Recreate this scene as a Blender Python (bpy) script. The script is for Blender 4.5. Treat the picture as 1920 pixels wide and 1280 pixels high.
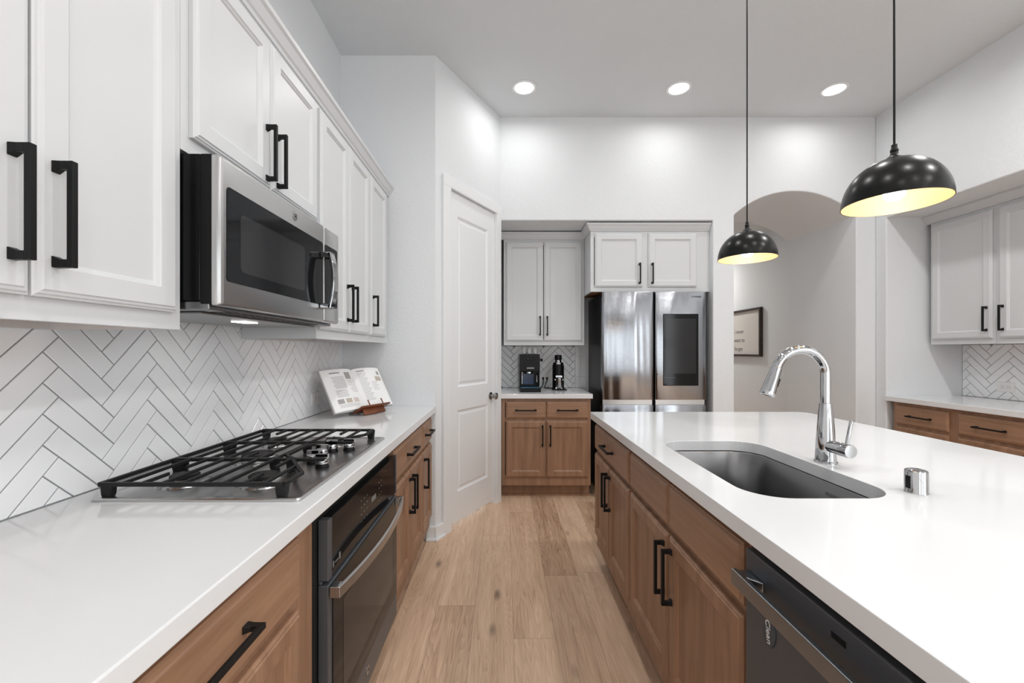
import bpy, bmesh, math, random
from mathutils import Vector, Matrix
random.seed(7)
PI = math.pi
S = bpy.context.scene
C = S.collection
for o in list(bpy.data.objects):
    bpy.data.objects.remove(o)

# ------------------------------------------------------------------ camera
cam_d = bpy.data.cameras.new('camera')
cam = bpy.data.objects.new('camera', cam_d)
C.objects.link(cam)
cam.location = (0, 0, 1.289)
cam.rotation_euler = (PI/2, 0, 0)
cam_d.sensor_width = 36
cam_d.lens = 15.0
cam_d.shift_x = (960-945.5)/1920
cam_d.shift_y = (657.3-640)/1920
cam_d.clip_start = 0.02
S.camera = cam

# ------------------------------------------------------------------ world, light, exposure
W = bpy.data.worlds.new('world')
S.world = W
W.use_nodes = True
W.node_tree.nodes['Background'].inputs[0].default_value = (0.95, 0.98, 1.0, 1)
W.node_tree.nodes['Background'].inputs[1].default_value = 1.5
S.view_settings.view_transform = 'Standard'
S.view_settings.look = 'None'
S.view_settings.gamma = 1
S.view_settings.use_curve_mapping = False
S.view_settings.exposure = -0.37
S.cycles.use_denoising = True
S.cycles.max_bounces = 10
S.cycles.diffuse_bounces = 6
S.cycles.sample_clamp_indirect = 6
S.cycles.caustics_reflective = False
S.cycles.caustics_refractive = False

CAN_W = 9.5          # base power of the assumed ceiling lamps out of view
DAY_W = 22.0          # fill light at each of the assumed rear windows
HALL_W = 42.0  # unseen lamp added in the hall
XRW = 3.20
def area_light(name, loc, sx, sy, power, rot, color=(1, 1, 1), shape='RECTANGLE', spread=PI, parent=None):
    d = bpy.data.lights.new(name, 'AREA')
    d.shape = shape
    d.size = sx
    d.size_y = sy
    d.energy = power
    d.color = color
    d.spread = spread
    o = bpy.data.objects.new(name, d)
    C.objects.link(o)
    o.location = loc
    o.rotation_euler = rot
    if parent:
        o.parent = parent
    return o
SIDE_W = 115.0        # fill light at assumed tall windows in the right wall, behind the camera
DAYC = (0.93, 0.975, 1.0)
WINS = [(-0.75, 0.75), (1.35, 2.85)]        # assumed rear windows, unseen, added for light: openings in X
for a, b in WINS:
    area_light('daylight', ((a+b)/2, -4.62, 1.45), b-a, 2.1, DAY_W, (PI/2, 0, 0), DAYC)
SWIN = [(-3.9, -2.5), (-2.1, -0.7)]         # assumed right wall windows, unseen, added for light: openings in Y
for a, b in SWIN:
    area_light('daylight', (XRW+0.13, (a+b)/2, 1.45), b-a, 2.1, SIDE_W/2, (PI/2, 0, PI/2), DAYC)

# ------------------------------------------------------------------ materials
def new_mat(name):
    m = bpy.data.materials.new(name)
    m.use_nodes = True
    nt = m.node_tree
    return m, nt, nt.nodes['Principled BSDF']
def lin(c):
    return tuple((x/12.92 if x <= 0.04045 else ((x+0.055)/1.055)**2.4) for x in c)
def rgb(r, g, b):
    return lin((r/255, g/255, b/255)) + (1,)
def mat(name, col, rough=0.5, metal=0.0, coat=0.0, spec=0.5, emit=None, es=0.0, alpha=None, trans=0.0, ior=1.45):
    m, nt, p = new_mat(name)
    p.inputs['Base Color'].default_value = col
    p.inputs['Roughness'].default_value = rough
    p.inputs['Metallic'].default_value = metal
    p.inputs['Coat Weight'].default_value = coat
    p.inputs['Specular IOR Level'].default_value = spec
    p.inputs['Transmission Weight'].default_value = trans
    p.inputs['IOR'].default_value = ior
    if emit:
        p.inputs['Emission Color'].default_value = emit
        p.inputs['Emission Strength'].default_value = es
    return m
def node(nt, t, **kw):
    n = nt.nodes.new(t)
    for k, v in kw.items():
        setattr(n, k, v)
    return n
def bump_noise(m, scale, strength, dist=0.001, stretch=None, detail=3):
    nt = m.node_tree
    p = nt.nodes['Principled BSDF']
    tc = node(nt, 'ShaderNodeTexCoord')
    mp = node(nt, 'ShaderNodeMapping')
    if stretch:
        mp.inputs['Scale'].default_value = stretch
    nz = node(nt, 'ShaderNodeTexNoise')
    nz.inputs['Scale'].default_value = scale
    nz.inputs['Detail'].default_value = detail
    bp = node(nt, 'ShaderNodeBump')
    bp.inputs['Strength'].default_value = strength
    bp.inputs['Distance'].default_value = dist
    nt.links.new(tc.outputs['Object'], mp.inputs[0])
    nt.links.new(mp.outputs[0], nz.inputs['Vector'])
    nt.links.new(nz.outputs[0], bp.inputs['Height'])
    nt.links.new(bp.outputs[0], p.inputs['Normal'])
    return m
def wood(name, c1, c2, c3, stretch, rough=0.42):
    m, nt, p = new_mat(name)
    tc = node(nt, 'ShaderNodeTexCoord')
    mp = node(nt, 'ShaderNodeMapping')
    mp.inputs['Scale'].default_value = stretch
    nz = node(nt, 'ShaderNodeTexNoise')
    nz.inputs['Scale'].default_value = 1.0
    nz.inputs['Detail'].default_value = 6
    nz.inputs['Roughness'].default_value = 0.6
    nz.inputs['Distortion'].default_value = 0.4
    rp = node(nt, 'ShaderNodeValToRGB')
    rp.color_ramp.elements[0].position = 0.28
    rp.color_ramp.elements[0].color = c1
    rp.color_ramp.elements[1].position = 0.74
    rp.color_ramp.elements[1].color = c3
    e = rp.color_ramp.elements.new(0.5)
    e.color = c2
    n2 = node(nt, 'ShaderNodeTexNoise')
    n2.inputs['Scale'].default_value = 3.0
    n2.inputs['Detail'].default_value = 2
    mx = node(nt, 'ShaderNodeMix', data_type='RGBA', blend_type='MULTIPLY')
    mx.inputs[0].default_value = 0.35
    rr = node(nt, 'ShaderNodeValToRGB')
    rr.color_ramp.elements[0].position = 0.3
    rr.color_ramp.elements[0].color = (0.72, 0.68, 0.66, 1)
    rr.color_ramp.elements[1].position = 0.7
    rr.color_ramp.elements[1].color = (1, 1, 1, 1)
    L = nt.links.new
    L(tc.outputs['Object'], mp.inputs[0]); L(mp.outputs[0], nz.inputs['Vector'])
    L(tc.outputs['Object'], n2.inputs['Vector'])
    L(nz.outputs[0], rp.inputs[0]); L(n2.outputs[0], rr.inputs[0])
    L(rp.outputs[0], mx.inputs[6]); L(rr.outputs[0], mx.inputs[7])
    L(mx.outputs[2], p.inputs['Base Color'])
    p.inputs['Roughness'].default_value = rough
    return m

M = {}
M['wall'] = bump_noise(mat('wall_paint', (0.715, 0.735, 0.755, 1), 0.75), 95, 0.55, 0.004, detail=2)
M['ceil'] = bump_noise(mat('ceiling_paint', (0.655, 0.68, 0.70, 1), 0.85), 80, 0.5, 0.004, detail=2)
M['trim'] = mat('trim_paint', (0.765, 0.78, 0.795, 1), 0.35)
M['white'] = bump_noise(mat('white_cabinet_paint', (0.61, 0.622, 0.635, 1), 0.33), 1.0, 0.06, 0.0006, (90, 90, 5))
M['quartz'] = mat('white_quartz', (0.72, 0.732, 0.745, 1), 0.10, spec=0.5)
WC = (rgb(128, 96, 73), rgb(150, 115, 90), rgb(165, 129, 104))
M['wood_v'] = wood('stained_maple_upright', *WC, (26, 26, 1.6))
M['wood_h'] = wood('stained_maple_level', *WC, (1.6, 26, 26))
M['wood_under'] = wood('raw_cabinet_wood', rgb(150, 105, 70), rgb(175, 128, 92), rgb(190, 145, 108), (1.6, 20, 20), 0.6)
M['walnut'] = wood('walnut_wood', rgb(70, 34, 14), rgb(112, 58, 26), rgb(145, 82, 42), (8, 8, 30), 0.35)
M['frame_wood'] = wood('dark_frame_wood', rgb(38, 27, 21), rgb(52, 38, 30), rgb(66, 48, 38), (8, 8, 20), 0.55)
M['black'] = mat('matte_black_metal', (0.008, 0.008, 0.0085, 1), 0.42, spec=0.22)
M['iron'] = bump_noise(mat('cast_iron', (0.012, 0.012, 0.0125, 1), 0.5, spec=0.25), 260, 0.15, 0.0006)
M['gloss_black'] = mat('gloss_black', (0.005, 0.005, 0.0055, 1), 0.12, spec=0.25)
M['black_plastic'] = mat('black_plastic', (0.006, 0.006, 0.0065, 1), 0.3, spec=0.2)
M['dark_gap'] = mat('shadow_gap_black', (0.006, 0.006, 0.006, 1), 0.8)
M['glass_dark'] = mat('dark_oven_glass', (0.008, 0.0085, 0.0095, 1), 0.06, spec=0.16)
M['glass_dark'].node_tree.nodes['Principled BSDF'].inputs['Specular Tint'].default_value = (0.78, 0.90, 1, 1)
M['glass_window'] = mat('dark_window_glass', (0.018, 0.019, 0.021, 1), 0.10, spec=0.3)
def steel(name, col, rough, stretch, st=0.12):
    m = mat(name, col, rough, 1.0)
    return bump_noise(m, 1.0, st, 0.0004, stretch, 4)
M['steel_v'] = steel('brushed_steel_upright', (0.50, 0.50, 0.50, 1), 0.27, (3, 3, 500))
M['steel'] = steel('brushed_steel', (0.52, 0.52, 0.52, 1), 0.28, (6, 500, 500))
M['steel_y'] = steel('brushed_steel_lengthwise', (0.50, 0.50, 0.50, 1), 0.26, (500, 5, 500))
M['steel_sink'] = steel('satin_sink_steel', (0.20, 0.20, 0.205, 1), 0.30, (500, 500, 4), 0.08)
M['steel_dark'] = steel('dark_brushed_steel', (0.27, 0.27, 0.275, 1), 0.32, (6, 500, 500))
M['slate'] = steel('slate_steel', (0.100, 0.110, 0.125, 1), 0.42, (6, 500, 500), 0.06)
M['oven_trim'] = steel('oven_trim_steel', (0.105, 0.115, 0.130, 1), 0.36, (6, 500, 500), 0.06)
M['oven_trim'].node_tree.nodes['Principled BSDF'].inputs['Metallic'].default_value = 0.5
M['slate'].node_tree.nodes['Principled BSDF'].inputs['Metallic'].default_value = 0.55
M['slate_light'] = steel('slate_steel_bar', (0.29, 0.31, 0.335, 1), 0.30, (6, 500, 500), 0.06)
M['chrome'] = mat('chrome', (0.48, 0.485, 0.495, 1), 0.05, 1.0)
M['nickel'] = mat('satin_nickel', (0.42, 0.41, 0.40, 1), 0.22, 1.0)
M['gold'] = mat('gold_leaf_lining', (0.88, 0.64, 0.36, 1), 0.5, 0.3)
M['shade_black'] = mat('satin_black_enamel', (0.005, 0.005, 0.005, 1), 0.27, spec=0.28)
M['bulb'] = mat('lit_bulb', (1, 1, 1, 1), 0.3, emit=(1.0, 0.94, 0.85, 1), es=28)
M['led'] = mat('lit_led_lens', (1, 1, 1, 1), 0.3, emit=(1.0, 0.99, 0.97, 1), es=9)
M['hood_led'] = mat('lit_hood_lens', (1, 1, 1, 1), 0.3, emit=(1.0, 0.97, 0.92, 1), es=35)
M['tile'] = mat('glossy_white_tile', (0.86, 0.872, 0.89, 1), 0.10, spec=0.5)
M['grout'] = mat('grey_grout', (0.27, 0.27, 0.275, 1), 0.85)
M['plastic_white'] = mat('white_plastic', (0.80, 0.80, 0.79, 1), 0.35)
M['paper'] = mat('book_paper', (0.84, 0.845, 0.85, 1), 0.6)
M['ink'] = mat('printed_ink', (0.10, 0.10, 0.10, 1), 0.7)
M['grey_ink'] = mat('grey_print', (0.40, 0.40, 0.40, 1), 0.7)
M['photo_ink'] = mat('photo_print', (0.36, 0.355, 0.35, 1), 0.6)
M['food_ink'] = mat('food_photo_print', (0.50, 0.45, 0.38, 1), 0.6)
M['pink_ink'] = mat('pale_pink_print', (0.62, 0.56, 0.53, 1), 0.6)
M['cover'] = mat('book_cover', (0.30, 0.29, 0.28, 1), 0.5)
M['art_paper'] = mat('art_print_paper', (0.66, 0.63, 0.60, 1), 0.7)
M['glass'] = mat('clear_glass', (1, 1, 1, 1), 0.02, trans=1.0, ior=1.45)
M['screen'] = mat('display_glass', (0.004, 0.004, 0.0045, 1), 0.08, spec=0.25)
M['screen_in'] = mat('display_panel', (0.018, 0.018, 0.019, 1), 0.12, spec=0.3)
M['mark_white'] = mat('white_mark', (0.75, 0.75, 0.75, 1), 0.5)
M['mark_grey'] = mat('grey_mark', (0.18, 0.18, 0.18, 1), 0.5)
M['magnet'] = mat('grey_magnet', (0.045, 0.058, 0.072, 1), 0.45)
M['tray_blue'] = mat('blue_tinted_tray', (0.05, 0.16, 0.26, 1), 0.2, 0.6)  # blue glare on the drip area put into the colour
M['blue_film'] = mat('blue_film', (0.004, 0.03, 0.10, 1), 0.12)  # blue glare behind the drip tray, painted as dark blue

# fridge skin: brushed, gently rippled sheet steel
fm = mat('rippled_fridge_steel', (0.34, 0.352, 0.375, 1), 0.14, 1.0)
def fridge_bump(m):
    nt = m.node_tree
    p = nt.nodes['Principled BSDF']
    tc = node(nt, 'ShaderNodeTexCoord')
    mp = node(nt, 'ShaderNodeMapping'); mp.inputs['Scale'].default_value = (5.5, 1, 0.42)
    nz = node(nt, 'ShaderNodeTexNoise'); nz.inputs['Scale'].default_value = 1.0; nz.inputs['Detail'].default_value = 1.0
    nz.inputs['Distortion'].default_value = 0.6
    bp = node(nt, 'ShaderNodeBump'); bp.inputs['Strength'].default_value = 0.6; bp.inputs['Distance'].default_value = 0.022
    L = nt.links.new
    L(tc.outputs['Object'], mp.inputs[0]); L(mp.outputs[0], nz.inputs['Vector']); L(nz.outputs[0], bp.inputs['Height'])
    m2 = node(nt, 'ShaderNodeMapping'); m2.inputs['Scale'].default_value = (6, 6, 900)
    n2 = node(nt, 'ShaderNodeTexNoise'); n2.inputs['Scale'].default_value = 1.0; n2.inputs['Detail'].default_value = 2
    b2 = node(nt, 'ShaderNodeBump'); b2.inputs['Strength'].default_value = 0.2; b2.inputs['Distance'].default_value = 0.0006
    L(tc.outputs['Object'], m2.inputs[0]); L(m2.outputs[0], n2.inputs['Vector']); L(n2.outputs[0], b2.inputs['Height'])
    L(bp.outputs[0], b2.inputs['Normal'])
    L(b2.outputs[0], p.inputs['Normal'])
fridge_bump(fm)
M['fridge_steel'] = fm

# plank floor
def floor_material():
    m, nt, p = new_mat('oak_plank_floor')
    L = nt.links.new
    def math_(op, a=None, b=None, va=None, vb=None):
        n = node(nt, 'ShaderNodeMath', operation=op)
        if a is not None: L(a, n.inputs[0])
        if va is not None: n.inputs[0].default_value = va
        if b is not None: L(b, n.inputs[1])
        if vb is not None: n.inputs[1].default_value = vb
        return n.outputs[0]
    tc = node(nt, 'ShaderNodeTexCoord')
    sp = node(nt, 'ShaderNodeSeparateXYZ')
    L(tc.outputs['Object'], sp.inputs[0])
    X, Y = sp.outputs[0], sp.outputs[1]
    PW, PL = 0.19, 1.5
    xs = math_('DIVIDE', math_('ADD', X, vb=5.0 + 0.088), vb=PW)
    row = math_('FLOOR', xs)
    fx = math_('FRACT', xs)
    wn = node(nt, 'ShaderNodeTexWhiteNoise', noise_dimensions='1D')
    L(row, wn.inputs['W'])
    ys = math_('ADD', math_('DIVIDE', Y, vb=PL), math_('MULTIPLY', wn.outputs[0], vb=7.0))
    col = math_('FLOOR', ys)
    fy = math_('FRACT', ys)
    w2 = node(nt, 'ShaderNodeTexWhiteNoise', noise_dimensions='2D')
    cb = node(nt, 'ShaderNodeCombineXYZ')
    L(row, cb.inputs[0]); L(col, cb.inputs[1]); L(cb.outputs[0], w2.inputs['Vector'])
    rnd = w2.outputs[0]
    # grain
    gv = node(nt, 'ShaderNodeCombineXYZ')
    L(math_('MULTIPLY', X, vb=16.0), gv.inputs[0])
    L(math_('MULTIPLY', Y, vb=1.3), gv.inputs[1])
    L(math_('MULTIPLY', rnd, vb=37.0), gv.inputs[2])
    n1 = node(nt, 'ShaderNodeTexNoise'); n1.inputs['Scale'].default_value = 1.0; n1.inputs['Detail'].default_value = 7
    n1.inputs['Roughness'].default_value = 0.62; n1.inputs['Distortion'].default_value = 0.9
    L(gv.outputs[0], n1.inputs['Vector'])
    gv2 = node(nt, 'ShaderNodeCombineXYZ')
    L(math_('MULTIPLY', X, vb=150.0), gv2.inputs[0])
    L(math_('MULTIPLY', Y, vb=6.0), gv2.inputs[1])
    L(math_('MULTIPLY', rnd, vb=11.0), gv2.inputs[2])
    n2 = node(nt, 'ShaderNodeTexNoise'); n2.inputs['Scale'].default_value = 1.0; n2.inputs['Detail'].default_value = 3
    L(gv2.outputs[0], n2.inputs['Vector'])
    # cathedral rings
    gv3 = node(nt, 'ShaderNodeCombineXYZ')
    L(math_('MULTIPLY', math_('SUBTRACT', fx, vb=0.5), vb=2.2), gv3.inputs[0])
    L(math_('MULTIPLY', Y, vb=0.75), gv3.inputs[1])
    L(math_('MULTIPLY', rnd, vb=23.0), gv3.inputs[2])
    n3 = node(nt, 'ShaderNodeTexNoise'); n3.inputs['Scale'].default_value = 1.1; n3.inputs['Detail'].default_value = 1
    L(gv3.outputs[0], n3.inputs['Vector'])
    rings = math_('FRACT', math_('MULTIPLY', n3.outputs[0], vb=24.0))
    # knots
    kv = node(nt, 'ShaderNodeCombineXYZ')
    L(math_('MULTIPLY', X, vb=5.2), kv.inputs[0]); L(math_('MULTIPLY', Y, vb=2.0), kv.inputs[1]); L(math_('MULTIPLY', rnd, vb=5.0), kv.inputs[2])
    vo = node(nt, 'ShaderNodeTexVoronoi'); vo.inputs['Scale'].default_value = 1.0
    L(kv.outputs[0], vo.inputs['Vector'])
    kr = node(nt, 'ShaderNodeMapRange'); kr.inputs[1].default_value = 0.02; kr.inputs[2].default_value = 0.13
    kr.inputs[3].default_value = 0.40; kr.inputs[4].default_value = 1.0
    L(vo.outputs['Distance'], kr.inputs[0])
    rp = node(nt, 'ShaderNodeValToRGB')
    rp.color_ramp.elements[0].position = 0.36; rp.color_ramp.elements[0].color = rgb(154, 122, 97)
    rp.color_ramp.elements[1].position = 0.86; rp.color_ramp.elements[1].color = rgb(222, 192, 164)
    e = rp.color_ramp.elements.new(0.6); e.color = rgb(198, 167, 140)
    g = math_('ADD', math_('MULTIPLY', n1.outputs[0], vb=0.66), math_('MULTIPLY', n2.outputs[0], vb=0.42))
    g = math_('ADD', g, math_('MULTIPLY', rings, vb=0.13))
    g = math_('ADD', g, math_('MULTIPLY', math_('SUBTRACT', rnd, vb=0.5), vb=0.26))
    L(g, rp.inputs[0])
    # seams
    def edge(f, w):
        a = math_('MINIMUM', f, math_('SUBTRACT', None, f, va=1.0))
        n = node(nt, 'ShaderNodeMapRange'); n.inputs[1].default_value = 0; n.inputs[2].default_value = w
        n.inputs[3].default_value = 0.55; n.inputs[4].default_value = 1.0
        L(a, n.inputs[0])
        return n.outputs[0]
    sm = math_('MULTIPLY', edge(fx, 0.010), edge(fy, 0.0014))
    sm = math_('MULTIPLY', sm, kr.outputs[0])
    mx = node(nt, 'ShaderNodeVectorMath', operation='SCALE')
    L(rp.outputs[0], mx.inputs[0]); L(sm, mx.inputs['Scale'])
    L(mx.outputs[0], p.inputs['Base Color'])
    p.inputs['Roughness'].default_value = 0.42
    bp = node(nt, 'ShaderNodeBump'); bp.inputs['Strength'].default_value = 0.15; bp.inputs['Distance'].default_value = 0.001
    L(n2.outputs[0], bp.inputs['Height']); L(bp.outputs[0], p.inputs['Normal'])
    return m
M['floor'] = floor_material()

# ------------------------------------------------------------------ mesh helpers
class MB:
    def __init__(s):
        s.v = []; s.f = []; s.mi = []
    def add(s, vs, fs, mi=0):
        b = len(s.v)
        s.v += [tuple(x) for x in vs]
        s.f += [tuple(b+i for i in f) for f in fs]
        s.mi += [mi]*len(fs)
        return s
    def box(s, x0, x1, y0, y1, z0, z1, mi=0):
        vs = [(x0,y0,z0),(x1,y0,z0),(x1,y1,z0),(x0,y1,z0),(x0,y0,z1),(x1,y0,z1),(x1,y1,z1),(x0,y1,z1)]
        return s.add(vs, [(0,3,2,1),(4,5,6,7),(0,1,5,4),(1,2,6,5),(2,3,7,6),(3,0,4,7)], mi)
    def obox(s, o, ex, ey, ez, mi=0):
        o, ex, ey, ez = map(Vector, (o, ex, ey, ez))
        vs = [o, o+ex, o+ex+ey, o+ey, o+ez, o+ex+ez, o+ex+ey+ez, o+ey+ez]
        return s.add(vs, [(0,3,2,1),(4,5,6,7),(0,1,5,4),(1,2,6,5),(2,3,7,6),(3,0,4,7)], mi)
    def loft(s, rings, cap0=True, cap1=True, closed=True, mi=0):
        n = len(rings[0]); vs = [p for r in rings for p in r]; fs = []
        for i in range(len(rings)-1):
            for j in range(n if closed else n-1):
                k = (j+1) % n
                fs.append((i*n+j, i*n+k, (i+1)*n+k, (i+1)*n+j))
        if cap0: fs.append(tuple(range(n-1, -1, -1)))
        if cap1: fs.append(tuple((len(rings)-1)*n+j for j in range(n)))
        return s.add(vs, fs, mi)
    def prism(s, poly, axis, a, b, mi=0):
        # poly: 2D points; axis 'x': (y,z), 'y': (x,z), 'z': (x,y)
        def P(p, t):
            return {'x': (t, p[0], p[1]), 'y': (p[0], t, p[1]), 'z': (p[0], p[1], t)}[axis]
        return s.loft([[P(p, a) for p in poly], [P(p, b) for p in poly]], mi=mi)
    def lathe(s, prof, c=(0,0,0), axis=(0,0,1), n=32, cap0=True, cap1=True, mi=0):
        ax = Vector(axis).normalized()
        u = ax.orthogonal().normalized(); w = ax.cross(u)
        c = Vector(c)
        rings = [[c + ax*h + (u*math.cos(2*PI*k/n) + w*math.sin(2*PI*k/n))*max(r, 1e-5) for k in range(n)] for r, h in prof]
        return s.loft(rings, cap0, cap1, mi=mi)
    def tube(s, pts, r, n=12, cap=True, mi=0):
        pts = [Vector(p) for p in pts]
        rr = r if isinstance(r, (list, tuple)) else [r]*len(pts)
        t = (pts[1]-pts[0]).normalized()
        u = t.orthogonal().normalized()
        rings = []
        for i, p in enumerate(pts):
            a = pts[max(i-1, 0)]; b = pts[min(i+1, len(pts)-1)]
            t = (b-a).normalized()
            u = (u - t*u.dot(t)).normalized(); w = t.cross(u)
            rings.append([p + (u*math.cos(2*PI*k/n) + w*math.sin(2*PI*k/n))*rr[i] for k in range(n)])
        return s.loft(rings, cap, cap, mi=mi)
    def build(s, name, m, parent=None, bevel=0, smooth=False, recalc=True, angle=35, segs=2):
        me = bpy.data.meshes.new(name)
        bm = bmesh.new()
        vv = [bm.verts.new(p) for p in s.v]
        for f, k in zip(s.f, s.mi):
            try:
                fc = bm.faces.new([vv[i] for i in f]); fc.material_index = k
            except ValueError:
                pass
        if recalc:
            bmesh.ops.recalc_face_normals(bm, faces=bm.faces)
        bm.to_mesh(me); bm.free()
        for x in (m if isinstance(m, (list, tuple)) else [m]):
            me.materials.append(x)
        if smooth:
            for p in me.polygons: p.use_smooth = True
            me.set_sharp_from_angle(angle=math.radians(angle))
        o = bpy.data.objects.new(name, me)
        C.objects.link(o)
        if parent: o.parent = parent
        if bevel:
            bv = o.modifiers.new('bevel', 'BEVEL')
            bv.width = bevel; bv.segments = segs; bv.limit_method = 'ANGLE'; bv.angle_limit = math.radians(40)
        return o

def tag(o, label, cat, group=None):
    o['label'] = label; o['category'] = cat
    if group: o['group'] = group
    return o
def thing(name, label, cat, loc=(0,0,0), rotz=0, group=None):
    o = bpy.data.objects.new(name, None)
    o.empty_display_size = 0.1
    C.objects.link(o)
    o.location = loc; o.rotation_euler = (0, 0, rotz)
    return tag(o, label, cat, group)
def struct(o, label=None):
    o['kind'] = 'structure'
    if label: o['label'] = label
    return o
def rrect(x0, x1, y0, y1, r, n=8):
    out = []
    for cx, cy, a0 in ((x1-r, y1-r, 0), (x0+r, y1-r, PI/2), (x0+r, y0+r, PI), (x1-r, y0+r, 1.5*PI)):
        for k in range(n+1):
            a = a0 + PI/2*k/n
            out.append((cx+r*math.cos(a), cy+r*math.sin(a)))
    return out
def text(name, s, size, mtx, m, parent, extrude=0.0006, align='CENTER', sx=1.0):
    cu = bpy.data.curves.new(name, 'FONT')
    cu.body = s; cu.size = size; cu.extrude = extrude; cu.align_x = align; cu.align_y = 'CENTER'
    t = bpy.data.objects.new(name+'_tmp', cu)
    C.objects.link(t)
    bpy.context.view_layer.update()
    me = bpy.data.meshes.new_from_object(t.evaluated_get(bpy.context.evaluated_depsgraph_get()))
    bpy.data.objects.remove(t)
    me.transform(mtx @ Matrix.Diagonal((sx, 1, 1, 1)))
    me.materials.clear(); me.materials.append(m)
    me.name = name
    o = bpy.data.objects.new(name, me)
    C.objects.link(o)
    if parent: o.parent = parent
    return o
def basis(ex, ey, loc):
    ex = Vector(ex).normalized(); ey = Vector(ey).normalized(); ez = ex.cross(ey)
    m = Matrix((ex, ey, ez)).transposed().to_4x4()
    m.translation = Vector(loc)
    return m
def fill_with_hole(outer, hole, z0, z1):
    """slab with an outline and one hole"""
    bm = bmesh.new()
    loops = []
    for lp in (outer, hole):
        vs = [bm.verts.new((p[0], p[1], z1)) for p in lp]
        for i in range(len(vs)): bm.edges.new((vs[i], vs[(i+1) % len(vs)]))
        loops.append([v for v in vs])
    bm.verts.index_update()
    bmesh.ops.triangle_fill(bm, use_beauty=True, use_dissolve=False, edges=bm.edges[:])
    bm.verts.index_update()
    vt = [v.co.copy() for v in bm.verts]
    ft = [[v.index for v in f.verts] for f in bm.faces]
    li = [[v.index for v in lp] for lp in loops]
    bm.free()
    n = len(vt)
    mb = MB()
    vs = [tuple(p) for p in vt] + [(p.x, p.y, z0) for p in vt]
    fs = [tuple(f) for f in ft] + [tuple(i+n for i in reversed(f)) for f in ft]
    for lp in li:
        for i in range(len(lp)):
            a, b = lp[i], lp[(i+1) % len(lp)]
            fs.append((a, b, b+n, a+n))
    mb.add(vs, fs)
    return mb

# ------------------------------------------------------------------ the setting
XL, YE, YB, XR, ZC = -1.113, 2.91, 3.68, 3.20, 3.301
A = Vector((-0.470, YE)); B = Vector((-0.034, YB))
struct(MB().box(-1.30, 4.2, -4.6, 9.2, -0.06, 0.0).build('floor', M['floor']))
struct(MB().prism([(-1.25,-4.6),(4.0,-4.6),(4.0,3.76),(-1.25,3.76)], 'z', ZC, ZC+0.1).build('ceiling', M['ceil']))
struct(MB().box(-1.25, XL, -4.6, YE, 0, ZC).build('wall_left', M['wall']))
d = (B-A).normalized(); nrm = Vector((-d.y, d.x))       # points into the pantry
LAB = (B-A).length
struct(MB().prism([(-1.25, YE), (A.x, YE), (A.x+nrm.x*0.06, A.y+0.10), (-1.25, YE+0.10)], 'z', 0, ZC+0.1).build('wall_end', M['wall'], bevel=0.006))
def AB(t, off=0.0):      # along the angled wall in metres, off into the pantry
    p = A + d*t + nrm*off
    return (p.x, p.y)
T0, T1, DH = 0.155, 0.800, 2.44
mb = MB()
mb.prism([AB(0), AB(T0), AB(T0, 0.11), AB(0, 0.11)], 'z', 0, ZC)
mb.prism([AB(T1), AB(LAB), AB(LAB, 0.11), AB(T1, 0.11)], 'z', 0, ZC)
mb.prism([AB(T0), AB(T1), AB(T1, 0.11), AB(T0, 0.11)], 'z', DH+0.012, ZC)
struct(mb.build('wall_pantry', M['wall']))
struct(MB().box(-0.14, -0.034, YB+0.0, 4.44, 0, ZC).build('wall_niche_left', M['wall']))
# back wall: one mass with the cabinet niche below it and the arched passage through it
xa, xb, zs, rise = 1.983, 3.036, 2.46, 0.205
half = (xb-xa)/2; R = (half*half + rise*rise)/(2*rise)
arc = []
for k in range(33):
    x = xa + (xb-xa)*k/32
    arc.append((x, zs + math.sqrt(max(R*R-(x-(xa+xb)/2)**2, 0)) - (R-rise)))
poly = [(-0.10, ZC+0.1), (-0.10, 2.413), (1.801, 2.413), (1.801, 0), (xa, 0)] + arc + [(xb, 0), (XR+0.02, 0), (XR+0.02, ZC+0.1)]
struct(MB().prism(poly, 'y', YB, 4.58).build('wall_back', M['wall'], bevel=0.008))
struct(MB().box(-0.034, 1.801, 4.345, 4.45, 0, 2.413).build('wall_niche_back', M['wall']))
# right wall with its cabinet recess
YN0, YN1, ZN = 1.55, 3.573, 2.402
mb = MB()
mb.prism([(3.679, 0), (3.679, ZC+0.1), (-0.5, ZC+0.1), (-0.5, 0), (YN0, 0), (YN0, ZN), (YN1, ZN), (YN1, 0)], 'x', XR, 3.842)
ys_ = [-4.6] + [v for w_ in SWIN for v in w_] + [-0.5]
for i in range(0, len(ys_), 2): mb.box(XR, XR+0.12, ys_[i], ys_[i+1], 0, ZC)
for a, b in SWIN:
    mb.box(XR, XR+0.12, a, b, 2.5, ZC); mb.box(XR, XR+0.12, a, b, 0, 0.4)
struct(mb.build('wall_right', M['wall'], bevel=0.008))
for i, (a, b) in enumerate(SWIN):  # frames of the unseen side windows added to bring in light
    mb = MB()
    for y in (a, (a+b)/2-0.025, b-0.05): mb.box(XR+0.03, XR+0.08, y, y+0.05, 0.4, 2.5)
    for z in (0.4, 1.42, 2.45): mb.box(XR+0.035, XR+0.075, a, b, z, z+0.05)
    struct(mb.build('window_%d' % (i+3), M['trim']))
struct(MB().box(3.842, 3.95, YN0-0.1, YN1+0.1, 0, ZC).build('wall_recess_back', M['wall']))
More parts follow.
